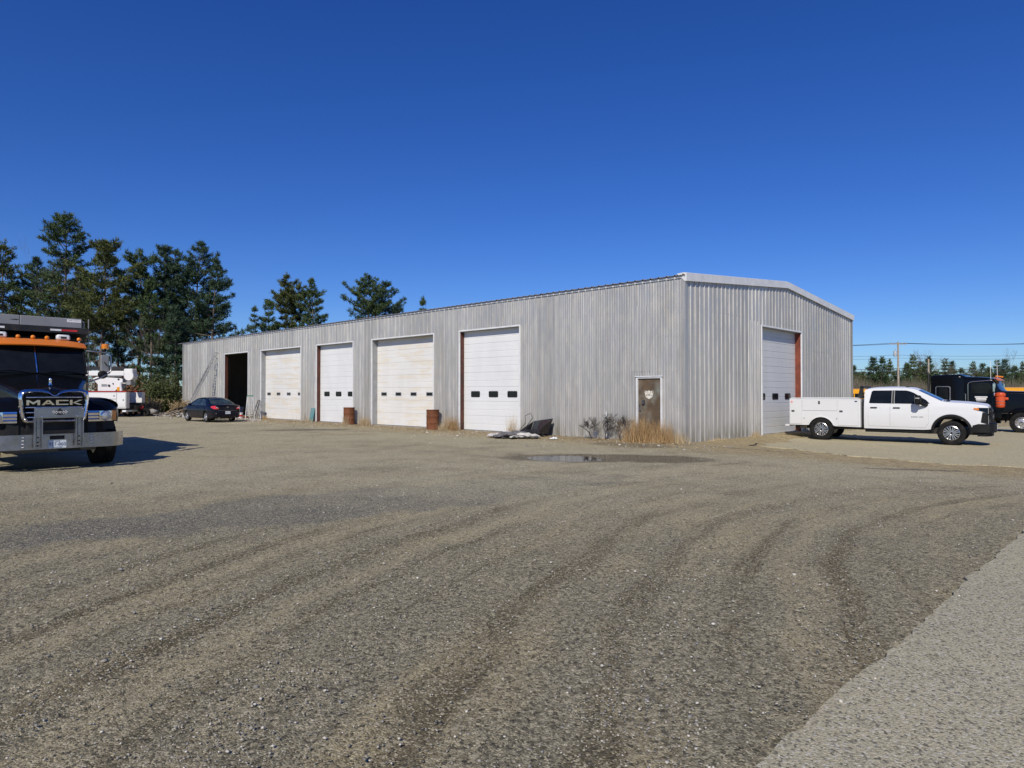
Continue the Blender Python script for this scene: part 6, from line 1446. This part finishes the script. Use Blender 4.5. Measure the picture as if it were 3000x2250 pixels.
def tufts(C, D, r, k, ln, wd, spread=.9):
    """needle tufts: C centres, D main direction"""
    n = len(C); d = D[:, None] + r.normal(0, spread, (n, k, 3)); d /= np.linalg.norm(d, axis=2, keepdims=True) + 1e-9
    s = np.cross(d, r.normal(0, 1, (n, k, 3))); s /= np.linalg.norm(s, axis=2, keepdims=True) + 1e-9
    l = ln * r.uniform(.6, 1.25, (n, k, 1)); w_ = wd * r.uniform(.7, 1.3, (n, k, 1)); c = C[:, None] + r.normal(0, ln * .25, (n, k, 3))
    V = np.stack([c - s * w_, c + s * w_, c + d * l], 2).reshape(-1, 3)
    return V
def pine_mesh(seed, H, R_, base, dens=13, shape=.62, ln=.30, wd=.034, k=11, whorl=.62, up=(.02, .60), dead=True, mat='needles_pine', gap=.20, irregular=.6):
    r = np.random.default_rng(seed); tr = MB(); lean = r.normal(0, .012, 2)
    ax = lambda z: np.array([lean[0] * z + .12 * math.sin(z * .35 + seed), lean[1] * z + .12 * math.cos(z * .3 + seed), z])
    zs = np.linspace(-.2, H, 14); r0 = .011 * H + .04; tr.tube([ax(z) for z in zs], [max(.015, r0 * (1 - max(z, 0) / H) ** .85) for z in zs], 8)
    C = []; D = []; z = H * base
    while z < H - .15:
        u = (z - H * base) / (H * (1 - base)); w_ = R_ * (1 - u) ** shape * min(1, .55 + 2.2 * u) * r.uniform(1 - irregular, 1 + irregular * .5)
        nb = r.integers(4, 7); a0 = r.uniform(0, 6.28)
        for b in range(nb):
            if r.random() < gap * (1 - u): continue
            a = a0 + b * 6.283 / nb + r.normal(0, .25); L = max(.25, w_ * r.uniform(.55, 1.12)); el = up[0] + (up[1] - up[0]) * u ** 1.4 + r.normal(0, .08)
            d = np.array([math.cos(a) * math.cos(el), math.sin(a) * math.cos(el), math.sin(el)]); p0 = ax(z); lat = np.array([-math.sin(a), math.cos(a), 0])
            P = [p0 + d * L * q + np.array([0, 0, .16 * L * q * q]) for q in (0, .35, .7, 1)]; rb_ = .012 + .011 * L
            tr.tube(P, [rb_, rb_ * .75, rb_ * .45, .006], 3, False)
            m = max(4, int(L * dens)); q = r.uniform(.22, 1.03, m) ** .75; sp = .30 * L * (1 - .55 * q) + .10; off = r.normal(0, .5, m) * sp
            pts = p0 + d * (L * q)[:, None] + lat * off[:, None]; pts[:, 2] += .16 * L * q * q + r.normal(.03, .04 + .012 * L, m) + .12 * np.abs(off)
            C.append(pts); D.append(d * .8 + lat * (off / (np.abs(off) + .3))[:, None] * .6 + np.array([0, 0, .55]))
        z += whorl * r.uniform(.7, 1.3)
    top = ax(H); C.append(top + r.normal(0, .12, (10, 3)) * np.array([1, 1, 1.5])); D.append(np.tile([0, 0, 1.2], (10, 1)))
    if dead:
        z = 1.6
        while z < H * base:
            for b in range(r.integers(1, 4)):
                a = r.uniform(0, 6.28); L = R_ * r.uniform(.15, .55); p0 = ax(z); d = np.array([math.cos(a), math.sin(a), r.uniform(-.2, .25)])
                tr.tube([p0, p0 + d * L * .5, p0 + d * L + np.array([0, 0, -.1 * L])], [.03, .02, .006], 3, False)
            z += r.uniform(.3, .7)
    V = tufts(np.vstack(C), np.vstack(D), r, k, ln, wd); F = np.arange(len(V)).reshape(-1, 3)
    return tr.mesh('trunk', 'pine_bark', 60, False), npmesh('crown', V, F, mat)
def tree(name, px, top, z, R_, base, seed, lab, group, **kw):
    x = (px - 1500) / FPX * z; g = gz(x, z); H = CAMH - g + (HOR - top) / FPX * z
    T = empty(name, (x, z, g)); tag(T, lab, 'tree', group); a, b = pine_mesh(seed, H, R_ * 1.45, base, **kw); link('trunk', a, T); link('crown', b, T); return T
GL = 'pines behind the dump truck'
tree('pine_tree', 20, 722, 63, 3.0, .30, 101, 'pine at the left edge of the picture above the dump box', GL, mat='needles_olive')
tree('pine_tree', -75, 690, 66, 3.4, .30, 102, 'pine just outside the left edge of the picture', GL)
tree('pine_tree', 184, 634, 64, 4.3, .26, 103, 'tallest broad white pine rising over the orange cab roof', GL, shape=.62, dens=13)
tree('pine_tree', 296, 716, 58, 2.9, .42, 104, 'round-topped dark pine right of the tallest pine', GL, shape=.42, mat='needles_olive', dens=15, up=(.2, .7), gap=.12)
tree('pine_tree', 405, 735, 62, 2.3, .36, 105, 'slim pine above the gap left of the warehouse', GL, shape=.5, dens=14)
tree('pine_tree', 478, 727, 64, 2.9, .22, 106, 'pine fourth from the warehouse corner with spreading low boughs', GL, shape=.6, mat='needles_blue')
tree('pine_tree', 516, 742, 67, 2.2, .30, 107, 'narrow pine squeezed between two wider pines near the warehouse', GL, mat='needles_blue')
tree('pine_tree', 566, 714, 65, 3.0, .24, 108, 'pine with the second highest top just left of the warehouse', GL, shape=.55, mat='needles_blue', dens=13)
tree('pine_tree', 622, 766, 63, 3.6, .16, 109, 'rightmost pine of the left group with wide low branches', GL, shape=.8, mat='needles_blue', dens=13)
tree('pine_tree', 100, 760, 72, 2.8, .30, 110, 'darker pine behind the tallest white pine', GL, mat='needles_blue')
tree('pine_tree', 235, 790, 74, 2.6, .28, 111, 'small pine behind the round-topped pine', GL)
tree('pine_tree', 440, 830, 57, 1.9, .08, 112, 'young full pine behind the implement', GL, mat='needles_pine')
tree('pine_tree', 505, 905, 56, 1.9, .06, 113, 'low young pine beside the far warehouse corner', GL, mat='needles_blue')
tree('pine_tree', 345, 860, 60, 1.8, .1, 114, 'young pine behind the mirror of the dump truck', GL, mat='needles_blue')
tree('pine_tree', 55, 900, 66, 2.2, .15, 115, 'low pine behind the tarp housing', GL)
GB = 'pines beyond the warehouse roof'
tree('pine_tree', 790, 889, 72, 2.7, .15, 121, 'lowest pine over the roof above the yellowed door', GB, shape=.6)
tree('pine_tree', 843, 812, 74, 2.4, .12, 122, 'tallest pine of the trio over the roof', GB, shape=.45, mat='needles_olive', gap=.1, dens=14)
tree('pine_tree', 878, 836, 76, 2.3, .12, 123, 'middle pine of the trio over the roof', GB, shape=.5, mat='needles_olive', dens=14)
tree('pine_tree', 914, 826, 73, 3.1, .14, 124, 'right pine of the trio over the roof with long right boughs', GB, shape=.7)
tree('pine_tree', 1088, 814, 74, 3.9, .12, 125, 'broader pine of the pair over the stained door', GB, shape=.6)
tree('pine_tree', 1132, 832, 75, 3.5, .12, 126, 'right pine of the pair over the stained door', GB, shape=.65, mat='needles_blue')
tree('pine_tree', 1248, 880, 72, 1.5, .25, 127, 'single pine top peeping over the roof right of the pair', GB, shape=.9, dens=8)
tree('pine_tree', 745, 905, 78, 1.7, .25, 128, 'pale pine top low over the roof by the bare tree', GB, dens=8)
# bare broadleaf trees
GBT = 'bare trees among the pines'
for i, (px_, top, z, lab) in enumerate(((330, 742, 68, 'pale bare tree right of the round-topped pine'), (395, 760, 66, 'bare tree left of the slim pine'), (255, 900, 60, 'bare tree right behind the orange beacon'), (140, 880, 62, 'bare tree behind the cab roof'), (60, 850, 70, 'bare tree behind the tarp housing'), (735, 935, 80, 'pale bare tree just right of the left pine group'), (690, 965, 84, 'thin bare tree at the eave near the rightmost left pine'), (455, 900, 58, 'bare sapling in front of the slim pine'))):
    x = (px_ - 1500) / FPX * z; H = CAMH + (HOR - top) / FPX * z; me = bare(200 + i, H * .42, .010 * H, 6, .55, 'bare_tree', 'bare_bark', .7, (2, 4), 4, 3, (.55, .78))
    o = link('bare_tree', me); o.location = (x, z, 0)
    zm = max(v.co.z for v in me.vertices); o.scale = (H / zm,) * 3; tag(o, lab, 'tree', GBT)
# understory
def leafy(name, px, z, H, rx, n, seed, mat, lab, group, ln=.14, wd=.04, ground_z=0):
    r = np.random.default_rng(seed); x = (px - 1500) / FPX * z; T = empty(name, (x, z, gz(x, z))); tag(T, lab, 'shrub', group)
    st = MB(); C = []
    for k in range(16):
        a = r.uniform(0, 6.28); tip = np.array([math.cos(a) * rx * r.uniform(.2, .95), math.sin(a) * rx * .8 * r.uniform(.2, .95), H * r.uniform(.5, 1)]); st.tube([(0, 0, -.05), tip * np.array([.4, .4, .55]), tip], [.03, .018, .006], 3, False)
        m = n // 16; q = r.uniform(.25, 1.05, m)[:, None]; C.append(tip * q + r.normal(0, .17 * rx, (m, 3)) * np.array([1, 1, .8]))
    C = np.vstack(C); C = C[C[:, 2] > .05]; V = tufts(C, np.tile([0, 0, .5], (len(C), 1)), r, 4, ln, wd, 1.1)
    link('stems', st.mesh('stems', 'twig_dark', None, False), T); link('leaves', npmesh('leaves', V, np.arange(len(V)).reshape(-1, 3), mat), T)
GS = 'shrubs at the forest edge'
leafy('evergreen_bush', 470, 52, 2.9, 1.7, 2600, 1, 'bush_leaves', 'olive green bush left of the far warehouse corner', GS)
leafy('evergreen_bush', 505, 55, 2.2, 1.4, 1800, 2, 'bush_leaves', 'smaller green bush touching the far warehouse corner', GS)
leafy('evergreen_bush', 430, 55, 2.6, 1.5, 1600, 3, 'needles_olive', 'dark bush behind the boulder', GS)
leafy('leafy_shrub', 395, 51, 2.1, 1.1, 700, 4, 'brown_leaves', 'shrub with brown dead leaves behind the implement', GS, .11, .04)
leafy('leafy_shrub', 375, 54, 4.6, 1.5, 700, 5, 'brown_leaves', 'tall beech sapling keeping brown leaves above the bucket truck', GS, .12, .04)
leafy('leafy_shrub', 525, 49, 1.0, 1.0, 420, 6, 'straw', 'tawny weeds at the foot of the far warehouse corner', GS, .2, .02)
leafy('leafy_shrub', 455, 49, 1.0, .9, 420, 7, 'straw', 'tawny weeds behind the boulder', GS, .22, .02)
leafy('leafy_shrub', 290, 56, 3.5, 1.6, 700, 8, 'brown_leaves', 'brown-leaved shrub behind the dump truck cab', GS, .12, .04)
leafy('evergreen_bush', 330, 60, 3.2, 1.8, 1500, 9, 'needles_blue', 'dark evergreen bush behind the bucket truck', GS)
for i, px_ in enumerate((20, 110, 200)): leafy('evergreen_bush', px_, 64, 4.0, 2.2, 1300, 20 + i, 'needles_blue', ('dark bush at the left picture edge behind the dump box', 'dark bush behind the middle of the dump box', 'dark bush behind the right end of the tarp housing')[i], GS)
# leaf litter slope
n = 7000; r = np.random.default_rng(3); px_ = r.uniform(-60, 560, n); zz = r.uniform(48, 66, n); X = (px_ - 1500) / FPX * zz; a = r.uniform(0, 6.28, (n, 3)); l = .10
V = np.stack([np.stack([X + l * np.cos(a[:, k]), zz + l * np.sin(a[:, k]), .02 + r.uniform(0, .10, n)], -1) for k in range(3)], 1).reshape(-1, 3)
tag(link('leaf_litter', npmesh('leaf_litter', V, np.arange(3 * n).reshape(-1, 3), 'leaf_litter')), 'fallen brown leaves under the pines', 'leaves', kind='stuff')
# ---- tree line on the right
GR = 'conifers along the far road'
var = [pine_mesh(300 + i, 9.5, 3.3, .03, dens=9, shape=.85, ln=.45, wd=.05, k=6, whorl=.55, up=(-.05, .5), dead=False, mat=('needles_pine', 'needles_olive', 'needles_blue')[i], gap=.12, irregular=.25) for i in range(3)]
rl = [(2503, 1073), (2530, 1092), (2562, 1049), (2583, 1048), (2610, 1057), (2634, 1085), (2656, 1066), (2682, 1044), (2702, 1062), (2724, 1047), (2764, 1056), (2787, 1061), (2815, 1080), (2847, 1064), (2877, 1068), (2897, 1078), (2920, 1060), (2944, 1056), (2972, 1075), (3000, 1064), (3040, 1058), (3090, 1050), (2478, 1070), (2440, 1062)]
nm = ['at the warehouse edge', 'low behind the headache rack', 'left of the utility pole, first of a tall pair', 'left of the utility pole, second of a tall pair', 'just left of the utility pole', 'just right of the utility pole', 'second right of the utility pole', 'tall and pointed between the two poles', 'between the pointed one and the short pole', 'behind the short pole', 'first right of the short pole', 'second right of the short pole', 'low over the sleeper roof', 'over the middle of the sleeper', 'over the front of the sleeper', 'left of the first whip aerial', 'between the two whip aerials', 'right of the second whip aerial', 'low near the right edge', 'at the right edge of the picture', 'just outside the right edge', 'well outside the right edge', 'hidden at the warehouse corner', 'behind the gable end']
rb = random.Random(77)
for i, ((px_, top), q) in enumerate(zip(rl, nm)):
    z = 126 + rb.uniform(-8, 12); x = (px_ - 1500) / FPX * z; g = gz(x, z); H = CAMH - g + (HOR - top) / FPX * z; a, b = var[i % 3]
    T = empty('conifer', (x, z, g), rb.uniform(0, 6)); sc_ = H / 9.6; T.scale = (sc_ * rb.uniform(1.0, 1.4), sc_ * rb.uniform(1.0, 1.4), sc_); tag(T, 'far dark conifer ' + q, 'tree', GR); link('trunk', a, T); link('crown', b, T)
vb = [bare(400 + i, 4.2, .10, 6, .5, 'bare_tree', 'bare_bark', .8, (2, 4), 4, 3, (.55, .78)) for i in range(3)]
for i, (px_, top, q) in enumerate(((2740, 1020, 'above the sleeper stack'), (2764, 1013, 'tallest over the sleeper'), (2976, 1012, 'at the right edge rising over the wires'), (2618, 1072, 'slim beside the utility pole'), (2880, 1075, 'over the cab of the tractor'), (2955, 1062, 'behind the right whip aerial'), (2700, 1075, 'between the two poles'), (2540, 1090, 'behind the headache rack'), (2645, 1075, 'right of the utility pole'), (2670, 1080, 'left of the tall pointed conifer'), (2795, 1066, 'low behind the sleeper roof'), (2825, 1068, 'over the sleeper front'), (2905, 1068, 'over the tractor visor'), (2590, 1085, 'in the gap of the tall pair'))):
    z = 122 + 4 * (i % 4); x = (px_ - 1500) / FPX * z; g = gz(x, z); H = CAMH - g + (HOR - top) / FPX * z; me = vb[i % 3]; zm = max(v.co.z for v in me.vertices)
    o = link('bare_tree', me); o.location = (x, z, g); o.rotation_euler = (0, 0, i * 1.1); o.scale = (H / zm * .8, H / zm * .8, H / zm); tag(o, 'far bare tree ' + q, 'tree', 'bare trees along the far road')
# second, deeper row of the same wood, seen only as one dark mass between the nearer trees
n = 30000; r = np.random.default_rng(18); px_ = r.uniform(2380, 3300, n); zz = r.uniform(146, 160, n); X = (px_ - 1500) / FPX * zz; tops = 4.6 + 1.6 * np.sin(X * .55) * np.sin(X * .21 + 1) + 1.0 * np.sin(X * 1.7); C_ = np.stack([X, zz, ground(X, zz) + tops * r.random(n) ** .7 * 1.1], -1)
V = tufts(C_, np.tile([0, 0, .6], (n, 1)), r, 3, .75, .11, .9)
tag(link('distant_wood', npmesh('distant_wood', V, np.arange(len(V)).reshape(-1, 3), 'needles_olive')), 'dark mass of distant wood behind the far conifers', 'wood', kind='stuff')
# brush thicket
isl('brush', [(.10, .085, .068), (.15, .125, .10), (.19, .165, .13), (.08, .075, .045), (.11, .10, .05)], .9)
n = 42000; r = np.random.default_rng(8); px_ = r.uniform(2380, 3300, n); zz = r.uniform(112, 122, n); X = (px_ - 1500) / FPX * zz; g = ground(X, zz); hh = r.uniform(.6, 6.4, n) * (.75 + .3 * np.sin(X * .35) * np.sin(X * .13 + 1)); dx = r.normal(0, .35, n) * hh * .4; wq = .03
z0 = g + hh * r.uniform(0, .5, n)
V = np.stack([np.stack([X - wq, zz, z0], -1), np.stack([X + wq, zz, z0], -1), np.stack([X + dx, zz + r.normal(0, .3, n), g + hh], -1)], 1).reshape(-1, 3)
tag(link('roadside_thicket', npmesh('roadside_thicket', V, np.arange(3 * n).reshape(-1, 3), 'brush')), 'grey brown leafless thicket below the far conifers', 'brush', kind='stuff')
# ---- utility poles and wires
pm('pole_wood', (.36, .31, .25), .9, var=.2, vs=3, bmp=.3, bs=15); pm('wire', (.02, .022, .025), .6); pm('transformer', (.42, .45, .47), .5)
def upole(px, top, z, lab, arm=True, r_=.15):
    x = (px - 1500) / FPX * z; g = gz(x, z); zt_ = CAMH + (HOR - top) / FPX * z; T = empty('utility_pole', (x, z, g)); tag(T, lab, 'utility pole', 'utility poles by the far road')
    MB().tube([(0, 0, -.3), (0, 0, zt_ - g)], [r_ * 1.15, r_ * .8], 10).build('pole', 'pole_wood', T, smooth=60)
    if arm:
        h_ = zt_ - g - .35; MB().cbox(-1.25, 1.25, -.14, -.03, h_ - .06, h_ + .06, .01).build('crossarm', 'pole_wood', T)
        for q in (-1.1, -.35, .35, 1.1): MB().lathe([(0, 0), (.05, 0), (.06, .06), (.035, .10), (.05, .14), (0, .18)], 8, 'z', Matrix.Translation((q, -.09, h_ + .06))).build('insulator', 'grey_steel', T)
        c_ = MB().lathe([(0, 0), (.20, 0), (.22, .04), (.22, .75), (.20, .80), (0, .83)], 14, 'z', Matrix.Translation((-.48, -.05, h_ - 1.85))).build('transformer', 'transformer', T, smooth=40)
        MB().tube([(-.48, -.05, h_ - 1.02), (-.48, -.05, h_ - .75)], .03, 6).build('bushing', 'grey_steel', c_)
    return Vector((x, z, zt_))
pA = upole(2632, 1001, 100, 'wooden utility pole with crossarm and transformer behind the pickup cab'); pB = upole(2721, 1052, 92, 'shorter pole behind the exhaust stack of the tractor', False, .13)
pC = upole(3330, 985, 104, 'utility pole outside the right picture edge'); pD = upole(2150, 1000, 112, 'utility pole hidden behind the warehouse')
def wire(a, b, sag, r_, lab):
    pts = [a.lerp(b, q) + Vector((0, 0, -sag * 4 * q * (1 - q))) for q in np.linspace(0, 1, 18)]; o = MB().tube(pts, r_, 5).build('overhead_wire', 'wire'); tag(o, lab, 'wire', 'wires on the utility poles')
for k, (dx, dz, r_, nm_) in enumerate(((-1.1, -.22, .03, 'top wire on the left insulator'), (1.1, -.22, .03, 'top wire on the right insulator'), (0, -2.0, .018, 'thin upper middle wire'), (.05, -2.45, .016, 'thin lower middle wire'), (0, -4.0, .035, 'thick cable below the transformer'), (0, -4.45, .035, 'lowest thick cable'))):
    v = Vector((dx, -.1, dz)); wire(pA + v, pC + v, .55, r_, nm_ + ' running right from the pole'); wire(pD + v, pA + v, .5 if k < 2 else .4, r_, nm_ + ' running left from the pole')
